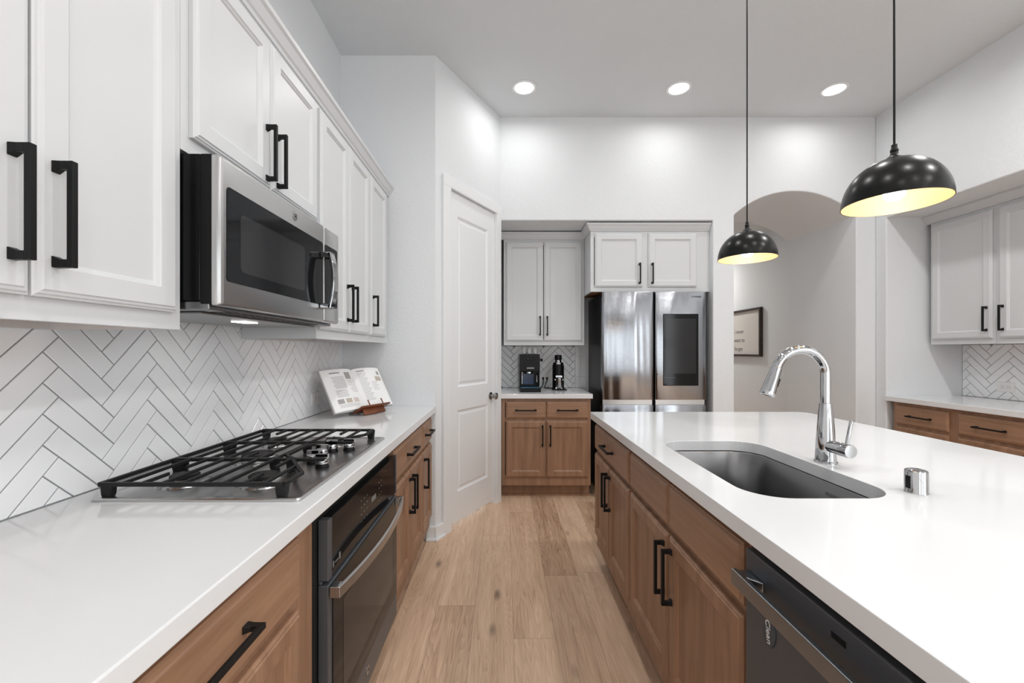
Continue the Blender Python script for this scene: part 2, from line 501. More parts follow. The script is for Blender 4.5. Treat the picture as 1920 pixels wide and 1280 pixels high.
# hallway beyond the arch
struct(MB().box(3.25, 3.36, 4.581, 9.1, 0, 2.75).build('wall_hall_right', M['wall']))
struct(MB().box(1.10, 1.20, 4.581, 9.1, 0, 2.75).build('wall_hall_left', M['wall']))
struct(MB().box(1.10, 3.36, 9.1, 9.2, 0, 2.75).build('wall_hall_end', M['wall']))
struct(MB().box(1.10, 3.36, 4.581, 9.2, 2.75, 2.85).build('ceiling_hall', M['ceil']))
area_light('hall_lamp_glow', (2.70, 6.7, 2.72), 0.25, 0.25, HALL_W, (0, 0, 0), (1, 0.97, 0.92), 'DISK')  # lamp added out of view to brighten the hall
# rear wall with two assumed tall windows, added to bring in light
mb = MB()
xs_ = [-1.25] + [v for w in WINS for v in w] + [3.9]
for i in range(0, len(xs_), 2):
    mb.box(xs_[i], xs_[i+1], -4.6, -4.5, 0, ZC)
for a, b in WINS:
    mb.box(a, b, -4.6, -4.5, 2.5, ZC); mb.box(a, b, -4.6, -4.5, 0, 0.4)
struct(mb.build('wall_rear', M['wall']))
for i, (a, b) in enumerate(WINS):
    mb = MB()
    for x in (a, (a+b)/2-0.025, b-0.05): mb.box(x, x+0.05, -4.57, -4.52, 0.4, 2.5)
    for z in (0.4, 1.42, 2.45): mb.box(a, b, -4.565, -4.525, z, z+0.05)
    struct(mb.build('window_%d' % (i+1), M['trim']))

# baseboards by the pantry door
mb = MB()
mb.prism([AB(-0.016, -0.016), AB(0.078, -0.016), AB(0.078, 0), AB(0, 0)], 'z', 0, 0.095)
mb.prism([(-0.53, YE-0.016), (A.x+0.0085, YE-0.016), (A.x, YE), (-0.53, YE)], 'z', 0, 0.095)
mb.prism([AB(-0.03, -0.032), AB(0.078, -0.032), AB(0.078, -0.016), AB(-0.016, -0.016)], 'z', 0, 0.018)
mb.prism([(-0.53, YE-0.032), (A.x+0.016, YE-0.032), (A.x+0.0085, YE-0.016), (-0.53, YE-0.016)], 'z', 0, 0.018)
struct(mb.build('baseboard_pantry', M['trim'], bevel=0.003))
# casing of the pantry door
mb = MB()
def abox(t0, t1, o0, o1, z0, z1):
    mb.prism([AB(t0, o0), AB(t1, o0), AB(t1, o1), AB(t0, o1)], 'z', z0, z1)
abox(0.070, T0, -0.018, -0.0005, 0, DH+0.012); abox(T1, 0.872, -0.018, -0.0005, 0, DH+0.012)
abox(0.070, 0.872, -0.018, -0.0005, DH+0.012, DH+0.085)
abox(T0, T0+0.004, -0.018, 0.11, 0, DH+0.012); abox(T1-0.004, T1, -0.018, 0.11, 0, DH+0.012)
abox(T0, T1, -0.018, 0.11, DH+0.008, DH+0.012)
struct(mb.build('trim_1', M['trim'], bevel=0.003), 'white door casing around the pantry door')
# door slab, two sunk panels
th = math.atan2(d.y, d.x)
door = thing('door_1', 'white two-panel pantry door with satin nickel knob', 'door', (A.x, A.y, 0), th)
door['kind'] = 'structure'
def panel_slab(mb, x0, x1, z0, z1, yf, yb, panels, prof):
    """slab with front at yf and sunk panels: (px0,px1,pz0,pz1); prof = (inset, depth) rings"""
    xs = sorted({x0, x1} | {p[0] for p in panels} | {p[1] for p in panels})
    zs = sorted({z0, z1} | {p[2] for p in panels} | {p[3] for p in panels})
    for i in range(len(xs)-1):
        for j in range(len(zs)-1):
            cx, cz = (xs[i]+xs[i+1])/2, (zs[j]+zs[j+1])/2
            if any(p[0] < cx < p[1] and p[2] < cz < p[3] for p in panels): continue
            mb.add([(xs[i],yf,zs[j]),(xs[i+1],yf,zs[j]),(xs[i+1],yf,zs[j+1]),(xs[i],yf,zs[j+1])], [(0,1,2,3)])
    for p in panels:
        rings = [[(p[0]+a, yf+b, p[2]+a), (p[1]-a, yf+b, p[2]+a), (p[1]-a, yf+b, p[3]-a), (p[0]+a, yf+b, p[3]-a)] for a, b in prof]
        mb.loft(rings, False, True)
    mb.add([(x0,yb,z0),(x1,yb,z0),(x1,yb,z1),(x0,yb,z1)], [(3,2,1,0)])
    mb.add([(x0,yf,z0),(x1,yf,z0),(x1,yb,z0),(x0,yb,z0)], [(3,2,1,0)])
    mb.add([(x0,yf,z1),(x1,yf,z1),(x1,yb,z1),(x0,yb,z1)], [(0,1,2,3)])
    mb.add([(x0,yf,z0),(x0,yb,z0),(x0,yb,z1),(x0,yf,z1)], [(3,2,1,0)])
    mb.add([(x1,yf,z0),(x1,yb,z0),(x1,yb,z1),(x1,yf,z1)], [(0,1,2,3)])
mb = MB()
dx0, dx1 = T0+0.006, T1-0.006
panel_slab(mb, dx0, dx1, 0.035, DH+0.004, 0.006, 0.042,
           [(dx0+0.105, dx1-0.105, 1.02, 2.28), (dx0+0.105, dx1-0.105, 0.25, 0.85)],
           [(0,0), (0.004,0.002), (0.012,0.009), (0.020,0.011), (0.028,0.009), (0.040,0.005)])
mb.build('door_slab', M['trim'], door, recalc=False)
for z in (2.19, 1.42, 0.50):
    mb = MB(); mb.box(dx0-0.006, dx0+0.004, -0.004, 0.008, z-0.045, z+0.045)
    mb.lathe([(0.005, -0.05), (0.005, 0.05)], (dx0-0.001, -0.003, z), n=10)
    mb.build('hinge', M['trim'], door)
mb = MB()
mb.lathe([(0.030, 0), (0.030, 0.006), (0.012, 0.010), (0.011, 0.030), (0.022, 0.036), (0.029, 0.048), (0.027, 0.058), (0.014, 0.066), (0.0, 0.067)],
         (dx1-0.062, 0.006, 0.915), (0, -1, 0), 24)
mb.build('door_knob', M['nickel'], door, smooth=True)

# ------------------------------------------------------------------ herringbone tile
def clip(poly, x0, x1, y0, y1):
    for ax, v, sg in ((0, x0, 1), (0, x1, -1), (1, y0, 1), (1, y1, -1)):
        out = []
        for i in range(len(poly)):
            p, q = poly[i], poly[(i+1) % len(poly)]
            dp, dq = (p[ax]-v)*sg, (q[ax]-v)*sg
            if dp >= 0: out.append(p)
            if (dp >= 0) != (dq >= 0):
                t = dp/(dp-dq)
                out.append((p[0]+(q[0]-p[0])*t, p[1]+(q[1]-p[1])*t))
        poly = out
        if len(poly) < 3: return []
    return poly
def inset(poly, dd):
    cx = sum(p[0] for p in poly)/len(poly); cy = sum(p[1] for p in poly)/len(poly)
    n = len(poly); out = []
    for i in range(n):
        p0, p1, p2 = poly[i-1], poly[i], poly[(i+1) % n]
        e1 = Vector((p1[0]-p0[0], p1[1]-p0[1])); e2 = Vector((p2[0]-p1[0], p2[1]-p1[1]))
        if e1.length < 1e-6 or e2.length < 1e-6: return None
        e1.normalize(); e2.normalize()
        n1 = Vector((-e1.y, e1.x)); n2 = Vector((-e2.y, e2.x))
        k = 1 + n1.dot(n2)
        if k < 0.2: return None
        m_ = (n1+n2)/k
        out.append((p1[0]+m_.x*dd, p1[1]+m_.y*dd))
    return out
def area(poly):
    return sum(poly[i][0]*poly[(i+1) % len(poly)][1] - poly[(i+1) % len(poly)][0]*poly[i][1] for i in range(len(poly)))/2
def herringbone(name, label, o, es, en, s0, s1, z0, z1, ps, pz, w=0.0528, Lt=0.2121, flip=False, grout=0.0034):
    """tiles in the (s, z) plane; o + es*s + z + en*h"""
    o, es, en = Vector(o), Vector(es), Vector(en)
    P = lambda s, z, h: o + es*s + en*h + Vector((0, 0, z))
    mb = MB()
    c = [(s0,z0),(s1,z0),(s1,z1),(s0,z1)]
    mb.loft([[P(s, z, 0.0004) for s, z in c], [P(s, z, 0.0048) for s, z in c]], mi=1)
    q = math.sqrt(0.5)
    rot = lambda a, b: (ps + (a-b)*q*(-1 if flip else 1), pz + (a+b)*q)
    N = 60
    for m_ in range(-14, 15):
        for k in range(-N, N):
            for kind in (0, 1):
                if kind == 0:
                    a0, b0, a1, b1 = k*w, k*w, k*w+Lt, k*w+w
                else:
                    a0, b0, a1, b1 = k*w, (k+1)*w, k*w+w, (k+1)*w+Lt
                a0 += m_*Lt; a1 += m_*Lt; b0 -= m_*Lt; b1 -= m_*Lt
                g = grout/2
                pl = [rot(a0+g, b0+g), rot(a1-g, b0+g), rot(a1-g, b1-g), rot(a0+g, b1-g)]
                if flip: pl.reverse()
                if max(p[0] for p in pl) < s0 or min(p[0] for p in pl) > s1: continue
                if max(p[1] for p in pl) < z0 or min(p[1] for p in pl) > z1: continue
                pl = clip(pl, s0+0.001, s1-0.001, z0+0.001, z1-0.001)
                if not pl or area(pl) < 2e-4: continue
                inn = inset(pl, 0.0012)
                if not inn or area(inn) < 1e-4: continue
                mb.loft([[P(s, z, 0.0045) for s, z in pl], [P(s, z, 0.0068) for s, z in pl], [P(s, z, 0.0080) for s, z in inn]], False, True)
    ob = mb.build(name, [M['tile'], M['grout']], recalc=True)
    return tag(ob, label, 'tiles')
herringbone('backsplash', 'white herringbone tile backsplash behind the gas cooktop', (XL, 0, 0), (0,1,0), (1,0,0), -0.3, YE-0.001, 0.915, 1.395, 1.21, 1.174)
herringbone('backsplash', 'small white herringbone backsplash behind the coffee machine', (0, 4.345, 0), (1,0,0), (0,-1,0), -0.033, 0.72, 0.915, 1.338, 0.10, 1.174)
herringbone('backsplash', 'white herringbone backsplash in the right wall recess', (3.842, 0, 0), (0,-1,0), (-1,0,0), -YN1+0.001, -YN0-0.001, 0.915, 1.338, -3.36, 1.174)
# stacked end column of plain tiles beside the small backsplash
mb = MB()
for i, z in enumerate((0.916, 1.026, 1.236)):
    z2 = (1.024, 1.234, 1.337)[i]
    mb.box(0.722, 0.775, 4.337, 4.3445, z, z2); mb.box(0.777, 0.83, 4.337, 4.3445, z-0.0, z2)
tag(mb.build('tile_border', M['tile'], bevel=0.001), 'stacked upright white tiles between the herringbone tile and the refrigerator', 'tiles')

# ------------------------------------------------------------------ cabinet kit (local frame: x along width, front at y=0, y>0 into the box)
DOOR = [(0,0), (0,-0.011), (0.0035,-0.0125), (0.0055,-0.0155), (0.010,-0.0165), (0.0125,-0.0195), (0.052,-0.0195), (0.0545,-0.0165), (0.060,-0.0135), (0.0635,-0.0095)]
DRAW = [(0,0), (0,-0.011), (0.0035,-0.0125), (0.0055,-0.0155), (0.010,-0.0165), (0.0135,-0.0195)]
def front(name, x0, x1, z0, z1, m, parent, prof):
    mb = MB()
    rings = [[(x0+a, b-0.0006, z0+a), (x1-a, b-0.0006, z0+a), (x1-a, b-0.0006, z1-a), (x0+a, b-0.0006, z1-a)] for a, b in prof]
    mb.loft(rings)
    return mb.build(name, m, parent)
def pull(parent, cx, cz, vertical=True, L=0.182, y=-0.0201):
    mb = MB()
    def bx(a0, a1, b0, b1, y0, y1):     # a along the bar, b across
        if vertical: mb.box(cx+b0, cx+b1, y1, y0, cz+a0, cz+a1)
        else: mb.box(cx+a0, cx+a1, y1, y0, cz+b0, cz+b1)
    h = L/2
    bx(-h, h, -0.0055, 0.0055, y-0.024, y-0.034)
    for s in (-1, 1):
        # square post, a little wider at its root
        r0 = [(s*h, -0.0055), (s*(h-0.014), -0.0055), (s*(h-0.014), 0.0055), (s*h, 0.0055)]
        r1 = [(s*h, -0.0075), (s*(h-0.020), -0.0075), (s*(h-0.020), 0.0075), (s*h, 0.0075)]
        f = lambda p, yy: ((cx+p[1], yy, cz+p[0]) if vertical else (cx+p[0], yy, cz+p[1]))
        mb.loft([[f(p, y-0.0245) for p in r0], [f(p, y-0.012) for p in r0], [f(p, y) for p in r1]])
    return mb.build('handle', M['black'], parent, bevel=0.0012)
def carcass(parent, w, dep, z0, z1, m, toe=0.0, base=True, mids=(), rails=(), stile=0.03, bottom=True, blanks=(), stile_r=None):
    """hollow box with a face frame"""
    mb = MB()
    t = 0.016
    mb.box(0, t, 0.019, dep, z0, z1); mb.box(w-t, w, 0.019, dep, z0, z1)
    mb.box(t, w-t, dep-t, dep, z0, z1)
    sr = stile if stile_r is None else stile_r
    mb.box(0, stile, 0, 0.019, z0, z1); mb.box(w-sr, w, 0, 0.019, z0, z1)
    for x0, x1 in blanks: mb.box(x0, x1, 0.0004, 0.0186, z0+0.005, z1-0.005)
    for x in mids: mb.box(x-stile/2, x+stile/2, 0.0005, 0.0185, z0+0.005, z1-0.005)
    for a, b in rails: mb.box(stile, w-sr, 0, 0.019, a, b)
    o = mb.build('cabinet_box', m, parent)
    zb = z0+0.02
    if bottom: MB().box(t, w-t, 0.019, dep-t, zb, zb+t).build('bottom_panel', M['wood_under'], parent)
    if not base: MB().box(t, w-t, 0.019, dep-t, z1-t, z1).build('top_panel', m, parent)
    if toe:
        mb = MB()
        mb.box(0.0, w, 0.075, 0.091, 0, z0)
        mb.box(0.0, w, 0.060, 0.075, 0, 0.018)
        mb.box(0.0, t, 0.091, dep, 0, z0); mb.box(w-t, w, 0.091, dep, 0, z0)
        mb.build('toe_kick', m, parent)
    return o
ZT = 0.8735       # underside of worktops
def base_cabinet(label, loc, rotz, w, drawers, doors, dep=0.585, group=None, mids=(), handles=True, dh=True):
    """drawers: [(x0,x1)], doors: [(x0,x1,side of handle)]"""
    t = thing('base_cabinet', label, 'cabinet', loc, rotz, group)
    carcass(t, w, dep, 0.112, ZT, M['wood_v'], 0.1, True, mids, [(0.112, 0.20), (0.670, 0.706), (0.838, ZT)])
    for x0, x1 in drawers:
        dr = front('drawer_front', x0, x1, 0.700, 0.845, M['wood_h'], t, DRAW)
        if dh: pull(dr, (x0+x1)/2, 0.7725, False)
    for x0, x1, s in doors:
        dd = front('door', x0, x1, 0.186, 0.676, M['wood_v'], t, DOOR)
        cx = x1-0.030 if s == 'R' else x0+0.030
        pull(dd, cx, 0.676-0.125, True)
    return t
ZU0, ZU1 = 1.340, 2.335
def upper_cabinet(label, loc, rotz, w, doors, dep=0.305, z0=ZU0, group=None, mids=(), hz=None, top=2.315, blanks=()):
    t = thing('upper_cabinet', label, 'cabinet', (loc[0], loc[1], z0), rotz, group)
    h = ZU1 - z0
    carcass(t, w, dep, 0, h, M['white'], 0, False, mids, [(0, 0.055), (h-0.05, h)], blanks=blanks)
    for x0, x1, s in doors:
        dd = front('door', x0, x1, 0.040, top-z0, M['white'], t, DOOR)
        cx = x1-0.030 if s == 'R' else x0+0.030
        pull(dd, cx, 0.182 if hz is None else hz, True)
    return t
def crown(name, path, label):
    """crown profile swept along a plan path; outward is to the right of travel"""
    prof = [(0, 2.336), (0.006, 2.336), (0.010, 2.346), (0.016, 2.352), (0.030, 2.378), (0.038, 2.386), (0.040, 2.400), (0, 2.400)]
    pts = [Vector(p) for p in path]
    rings = []
    for i, p in enumerate(pts):
        d1 = (pts[i]-pts[i-1]).normalized() if i else None
        d2 = (pts[i+1]-pts[i]).normalized() if i < len(pts)-1 else None
        n1 = Vector((d1.y, -d1.x)) if d1 else None
        n2 = Vector((d2.y, -d2.x)) if d2 else None
        if n1 is None: m_ = n2
        elif n2 is None: m_ = n1
        else: m_ = (n1+n2)/(1+n1.dot(n2))
        rings.append([(p.x+m_.x*a, p.y+m_.y*a, z) for a, z in prof])
    mb = MB(); mb.loft(rings)
    return struct(mb.build(name, M['white']), label)

# ---- left run
XF = -0.503                 # face frame plane of the left base units
RL = PI/2
g1 = 'base units under the left worktop'
base_cabinet('brown base cabinet with one drawer and door, nearest the camera, left of the black oven', (XF, 0.385, 0), RL, 0.65, [(0.025, 0.633)], [(0.025, 0.633, 'L')], 0.600, g1)
base_cabinet('brown base cabinet with one drawer over two doors just beyond the black oven', (XF, 1.880, 0), RL, 0.652, [(0.006, 0.645)], [(0.006, 0.323, 'R'), (0.329, 0.645, 'L')], 0.600, g1)
base_cabinet('narrow brown base cabinet with one drawer and door against the end wall', (XF, 2.533, 0), RL, 0.340, [(0.004, 0.320)], [(0.004, 0.320, 'L')], 0.600, g1)
# oven housing frame
t = thing('oven_cabinet', 'brown base cabinet frame that houses the black wall oven', 'cabinet', (XF, 1.0355, 0), RL)
carcass(t, 0.844, 0.60, 0.112, ZT, M['wood_v'], 0.1, True, (), [(0.112, 0.128), (0.862, ZT)], 0.08, False, stile_r=0.003)

UXF = -0.790                # face plane of the left wall units
g2 = 'white wall cabinets on the left wall'
upper_cabinet('tall white wall cabinet with two doors nearest the camera, left of the microwave', (UXF, 0.375), RL, 0.664, [(0.016, 0.322, 'R'), (0.327, 0.636, 'L')], 0.312, group=g2)
upper_cabinet('short white wall cabinet with two doors directly above the microwave', (UXF, 1.040), RL, 0.750, [(0.027, 0.374, 'R'), (0.379, 0.728, 'L')], 0.312, 1.782, g2, hz=0.148)
upper_cabinet('white wall cabinet with two doors just beyond the microwave', (UXF, 1.791), RL, 0.678, [(0.010, 0.334, 'R'), (0.339, 0.664, 'L')], 0.312, group=g2)
upper_cabinet('narrow single-door white wall cabinet at the far end of the left wall', (UXF, 2.470), RL, 0.405, [(0.006, 0.335, 'L')], 0.312, group=g2)
mb = MB(); mb.box(UXF-0.001, UXF-0.02, 2.8755, YE-0.001, ZU0, ZU1)
crown('trim_2', [(UXF, -0.3), (UXF, YE-0.001)], 'white crown moulding along the top of the left wall cabinets')

# left worktop
ob = MB().box(XL+0.009, -0.4632, 0.20, YE-0.001, 0.874, 0.914).build('worktop', M['quartz'], bevel=0.003)
tag(ob, 'long white quartz worktop along the left wall under the cooktop', 'worktop')

# ---- niche with coffee station
base_cabinet('light brown base cabinet with two drawers and two doors under the coffee machine', (-0.022, 3.731, 0), 0, 0.777,
             [(0.036, 0.384), (0.392, 0.752)], [(0.036, 0.384, 'R'), (0.392, 0.752, 'L')], 0.60, mids=(0.388,))
ob = MB().box(-0.0335, 0.767, 3.693, 4.336, 0.874, 0.914).build('worktop', M['quartz'], bevel=0.003)
tag(ob, 'short white quartz worktop under the coffee machine and grinder', 'worktop')
upper_cabinet('white wall cabinet with two tall doors above the coffee machine', (-0.004, 4.032), 0, 0.759,
              [(0.020, 0.371, 'R'), (0.378, 0.737, 'L')], 0.312)
upper_cabinet('white wall cabinet with two short doors above the refrigerator', (0.757, 3.742), 0, 1.043,
              [(0.035, 0.452, 'R'), (0.502, 0.925, 'L')], 0.60, 1.806, hz=0.155, blanks=((0.440, 0.515), (0.912, 1.02)))
crown('trim_3', [(-0.033, 4.032), (0.757, 4.032), (0.757, 3.742), (1.800, 3.742)], 'white crown moulding stepping around the niche wall cabinets')

# ---- right wall recess
RR = -PI/2
g3 = 'base units in the right wall recess'
def r_base(label, y, w):
    return base_cabinet(label, (3.215, y, 0), RR, w, [(0.03, w-0.03)], [(0.03, w-0.03, 'R')], 0.60, g3)
r_base('brown base unit in the right recess, drawer farthest from the camera beside the recess wall', 3.52, 0.477)
r_base('brown base unit in the right recess, second drawer from the recess wall', 3.042, 0.477)
r_base('brown base unit in the right recess, nearest the camera', 2.564, 0.477)
ob = MB().box(3.178, 3.833, YN0+0.001, YN1-0.001, 0.874, 0.914).build('worktop', M['quartz'], bevel=0.003)
tag(ob, 'white quartz worktop in the right wall recess', 'worktop')
g4 = 'white wall cabinets in the right recess'
upper_cabinet('white single-door wall cabinet at the far end of the right recess', (3.535, 3.535), RR, 0.471, [(0.020, 0.455, 'R')], 0.302, group=g4)
upper_cabinet('white single-door wall cabinet at the right edge of the photo', (3.535, 3.063), RR, 0.471, [(0.025, 0.455, 'L')], 0.302, group=g4)
upper_cabinet('white single-door wall cabinet nearest the camera in the right recess', (3.535, 2.591), RR, 0.471, [(0.016, 0.455, 'R')], 0.302, group=g4)
crown('trim_4', [(3.535, YN1-0.001), (3.535, YN0+0.2)], 'white crown moulding along the top of the right recess cabinets')

# ---- island (faces -X)
IX = 0.565
g5 = 'base units of the island'
base_cabinet('brown island cabinet with one drawer over two doors at the far end', (IX, 2.590, 0), RR, 0.725, [(0.012, 0.710)], [(0.012, 0.359, 'R'), (0.363, 0.710, 'L')], 0.60, g5)
base_cabinet('brown island sink cabinet with two doors under two plain panels', (IX, 1.8645, 0), RR, 0.890, [(0.006, 0.437), (0.444, 0.880)], [(0.006, 0.437, 'R'), (0.444, 0.880, 'L')], 0.60, g5, dh=False)
mb = MB(); mb.box(1.19, 1.21, 0.30, 2.59, 0, ZT); mb.box(0.60, 1.19, 0.30, 0.32, 0, ZT)
tag(mb.build('island_panel', M['wood_v']), 'brown back panel of the island behind its cabinets', 'panel')
SX0, SX1, SY0, SY1, SR = 0.638, 1.028, 1.085, 1.775, 0.105
outl = [(1.84, 0.22), (1.84, 2.56)] + [(1.84-0.07+0.07*math.cos(a), 2.55+0.07*math.sin(a)) for a in [PI/2*k/8 for k in range(1, 9)]] + \
       [(0.537, 2.62), (0.530, 2.617), (0.527, 2.61), (0.527, 0.22)]
hole = rrect(SX0, SX1, SY0, SY1, SR, 10)
ob = fill_with_hole(outl, hole, 0.874, 0.914).build('worktop', M['quartz'], bevel=0.003)
tag(ob, 'wide white quartz island worktop with a sink cut into it', 'worktop')

# sink
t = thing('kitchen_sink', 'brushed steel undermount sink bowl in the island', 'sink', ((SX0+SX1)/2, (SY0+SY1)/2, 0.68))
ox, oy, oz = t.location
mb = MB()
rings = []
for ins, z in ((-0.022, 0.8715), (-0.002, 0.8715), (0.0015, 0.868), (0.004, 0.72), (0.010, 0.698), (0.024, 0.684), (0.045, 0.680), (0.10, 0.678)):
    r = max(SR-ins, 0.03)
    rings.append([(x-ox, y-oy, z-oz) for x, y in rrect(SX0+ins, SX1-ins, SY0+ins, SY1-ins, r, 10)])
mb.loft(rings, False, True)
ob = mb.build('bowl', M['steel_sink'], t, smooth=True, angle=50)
sd = ob.modifiers.new('sheet', 'SOLIDIFY'); sd.thickness = 0.0012; sd.offset = 1
mb = MB(); mb.lathe([(0.055, 0), (0.055, 0.002), (0.045, 0.003), (0.040, -0.0005), (0, -0.0005)], (0.05, 0, -0.0015), n=32)
mb.build('drain', M['chrome'], t, smooth=True)
text('stamp', 'KOHLER', 0.016, basis((0, -1, 0), (0, 0, 1), (SX1-0.0055-ox, 1.33-oy, 0.835-oz)), M['mark_grey'], t, 0.0002)

# faucet
FX, FY, FZ = 1.081, 1.435, 0.914
t = thing('kitchen_faucet', 'tall chrome gooseneck faucet with pull-down spray head at the sink', 'faucet', (FX, FY, FZ))
mb = MB()
mb.lathe([(0.0335, 0), (0.0335, 0.004), (0.031, 0.008), (0.0285, 0.06), (0.0225, 0.15), (0.0178, 0.198), (0.0165, 0.199), (0.0160, 0.200)], n=40)
mb.build('body', M['chrome'], t, smooth=True, angle=25)
pts = [(0, 0, 0.199), (0, 0, 0.25), (0, 0, 0.295)]
ra = 0.084
for k in range(1, 49):
    a = math.radians(162*k/48)
    pts.append((-ra+ra*math.cos(a), 0, 0.295+ra*math.sin(a)))
mb = MB(); mb.tube(pts, 0.0150, 40); mb.build('spout', M['chrome'], t, smooth=True)
e = Vector(pts[-1]); dv = (Vector(pts[-1])-Vector(pts[-2])).normalized()
mb = MB(); mb.lathe([(0.0150, 0.0), (0.0165, 0.002), (0.0170, 0.02), (0.0185, 0.04), (0.0225, 0.085), (0.0235, 0.097), (0.0225, 0.101), (0.017, 0.099), (0.0, 0.098)], e, dv, 32)
sp = mb.build('spray_head', M['chrome'], t, smooth=True, angle=30)
side = Vector((1, 0, 0)) - dv*dv.x; side.normalize()
mb = MB()
o_ = e + dv*0.035 + side*0.0165 - Vector((0, 0.005, 0))
mb.obox(o_, dv*0.030, (0, 0.010, 0), side*0.008)
mb.build('spray_button', M['black_plastic'], sp, bevel=0.002)
mb = MB(); mb.lathe([(0.0205, 0.010), (0.0205, 0.062), (0.0195, 0.063), (0.0195, 0.064), (0.0215, 0.065), (0.0215, 0.096), (0.0205, 0.098), (0, 0.098)], (0, 0, 0.058), (0.06, -1, 0.0), 32)
h = mb.build('handle', M['chrome'], t, smooth=True, angle=30)
mb = MB(); mb.tube([(0.005, -0.083, 0.075), (0.008, -0.084, 0.10), (0.016, -0.086, 0.150), (0.0165, -0.086, 0.154)], [0.0062, 0.0060, 0.0056, 0.004], 14)
mb.build('lever', M['chrome'], h, smooth=True)

# dishwasher air gap cap
mb = MB()
mb.lathe([(0.0255, 0), (0.0255, 0.002), (0.0245, 0.004), (0.0245, 0.054), (0.0235, 0.058), (0.020, 0.060), (0, 0.061)], n=40)
t = thing('air_gap_cap', 'short chrome cylinder cap on the island right of the faucet', 'air gap', (1.093, 1.132, 0.914))
mb.build('cap', M['chrome'], t, smooth=True, angle=30)
MB().box(-0.0252, -0.0243, -0.008, 0.004, 0.012, 0.045).build('vent_slot', M['black'], t)

# dishwasher
t = thing('dishwasher', 'dark slate dishwasher with bar handle in the island', 'dishwasher', (IX, 0.963, 0), RR)
MB().box(0.003, 0.600, 0.02, 0.58, 0.10, 0.862).build('tub_housing', M['dark_gap'], t)
MB().box(0.003, 0.600, 0.075, 0.09, 0.0, 0.10).build('toe_kick', M['black'], t)
ob = MB().box(0.003, 0.600, -0.022, 0.02, 0.105, 0.848).build('door', M['slate'], t, bevel=0.003)
mb = MB()
mb.box(0.012, 0.592, -0.060, -0.048, 0.772, 0.806)
mb.prism([(0.012, -0.048), (0.012, -0.0225), (0.07, -0.0225), (0.045, -0.048)], 'z', 0.776, 0.802)
mb.prism([(0.592, -0.048), (0.592, -0.0225), (0.534, -0.0225), (0.559, -0.048)], 'z', 0.776, 0.802)
mb.build('handle', M['slate_light'], ob, bevel=0.002)
MB().box(0.255, 0.285, -0.0228, -0.0221, 0.815, 0.825).build('indicator', M['black'], ob)
# magnet
t = thing('dishwasher_magnet', 'small oval grey magnet reading Clean on the dishwasher', 'magnet', (IX, 0.963, 0), RR)
mc = (0.090, -0.0222, 0.712)
mb = MB()
ring = lambda s, y: [(mc[0]+0.0205*s*math.cos(a)+0.004*math.sin(a), y, mc[2]+0.0305*s*math.sin(a)) for a in [2*PI*k/36 for k in range(36)]]
mb.loft([ring(1, mc[1]), ring(1, mc[1]-0.0015), ring(0.93, mc[1]-0.0022)])
mb.build('plate', M['magnet'], t)
text('lettering', 'Clean', 0.021, basis((0.13, 0, -1), (1, 0, 0.13), (mc[0]-0.001, mc[1]-0.0024, mc[2]+0.001)), M['mark_white'], t, 0.0003)

# ------------------------------------------------------------------ cooktop
CX0, CX1, CY0, CY1, CZ = -1.031, -0.508, 1.058, 1.822, 0.9142
t = thing('gas_cooktop', 'stainless five-burner gas cooktop with black iron grates on the left worktop', 'cooktop', ((CX0+CX1)/2, (CY0+CY1)/2, CZ))
ox, oy, oz = t.location
def L3(x, y, z): return (x-ox, y-oy, z-oz)
mb = MB()
rings = []
for ins, z in ((0, CZ), (0, CZ+0.004), (0.003, CZ+0.0075), (0.014, CZ+0.0080), (0.018, CZ+0.0062), (0.024, CZ+0.0060)):
    rings.append([L3(x, y, z) for x, y in rrect(CX0+ins, CX1-ins, CY0+ins, CY1-ins, 0.012, 5)])
mb.loft(rings)
mb.build('steel_tray', M['steel'], t, smooth=True, angle=20)
GT = 0.958          # top of the grates
def bar(mb, p, q, w=0.0075, z0=None, z1=None, zt=GT):
    """square bar between plan points p and q"""
    p, q = Vector(p), Vector(q); dd = (q-p).normalized(); nn = Vector((-dd.y, dd.x))*w/2
    z1 = zt if z1 is None else z1; z0 = z1-0.0085 if z0 is None else z0
    c = [p-nn, q-nn, q+nn, p+nn]
    ch = 0.0018
    ci = [p-nn*0.6, q-nn*0.6, q+nn*0.6, p+nn*0.6]
    mb.loft([[L3(a.x, a.y, z0) for a in c], [L3(a.x, a.y, z1-ch) for a in c], [L3(a.x, a.y, z1) for a in ci]])
def foot(mb, x, y):
    mb.loft([[L3(a, b, CZ+0.0062) for a, b in rrect(x-0.011, x+0.011, y-0.008, y+0.008, 0.003, 2)],
             [L3(a, b, CZ+0.012) for a, b in rrect(x-0.013, x+0.013, y-0.009, y+0.009, 0.003, 2)],
             [L3(a, b, GT-0.004) for a, b in rrect(x-0.016, x+0.016, y-0.009, y+0.009, 0.003, 2)]])
GX0, GX1 = -1.018, -0.556
segs = [(1.074, 1.318), (1.324, 1.556), (1.562, 1.806)]
NB = 9
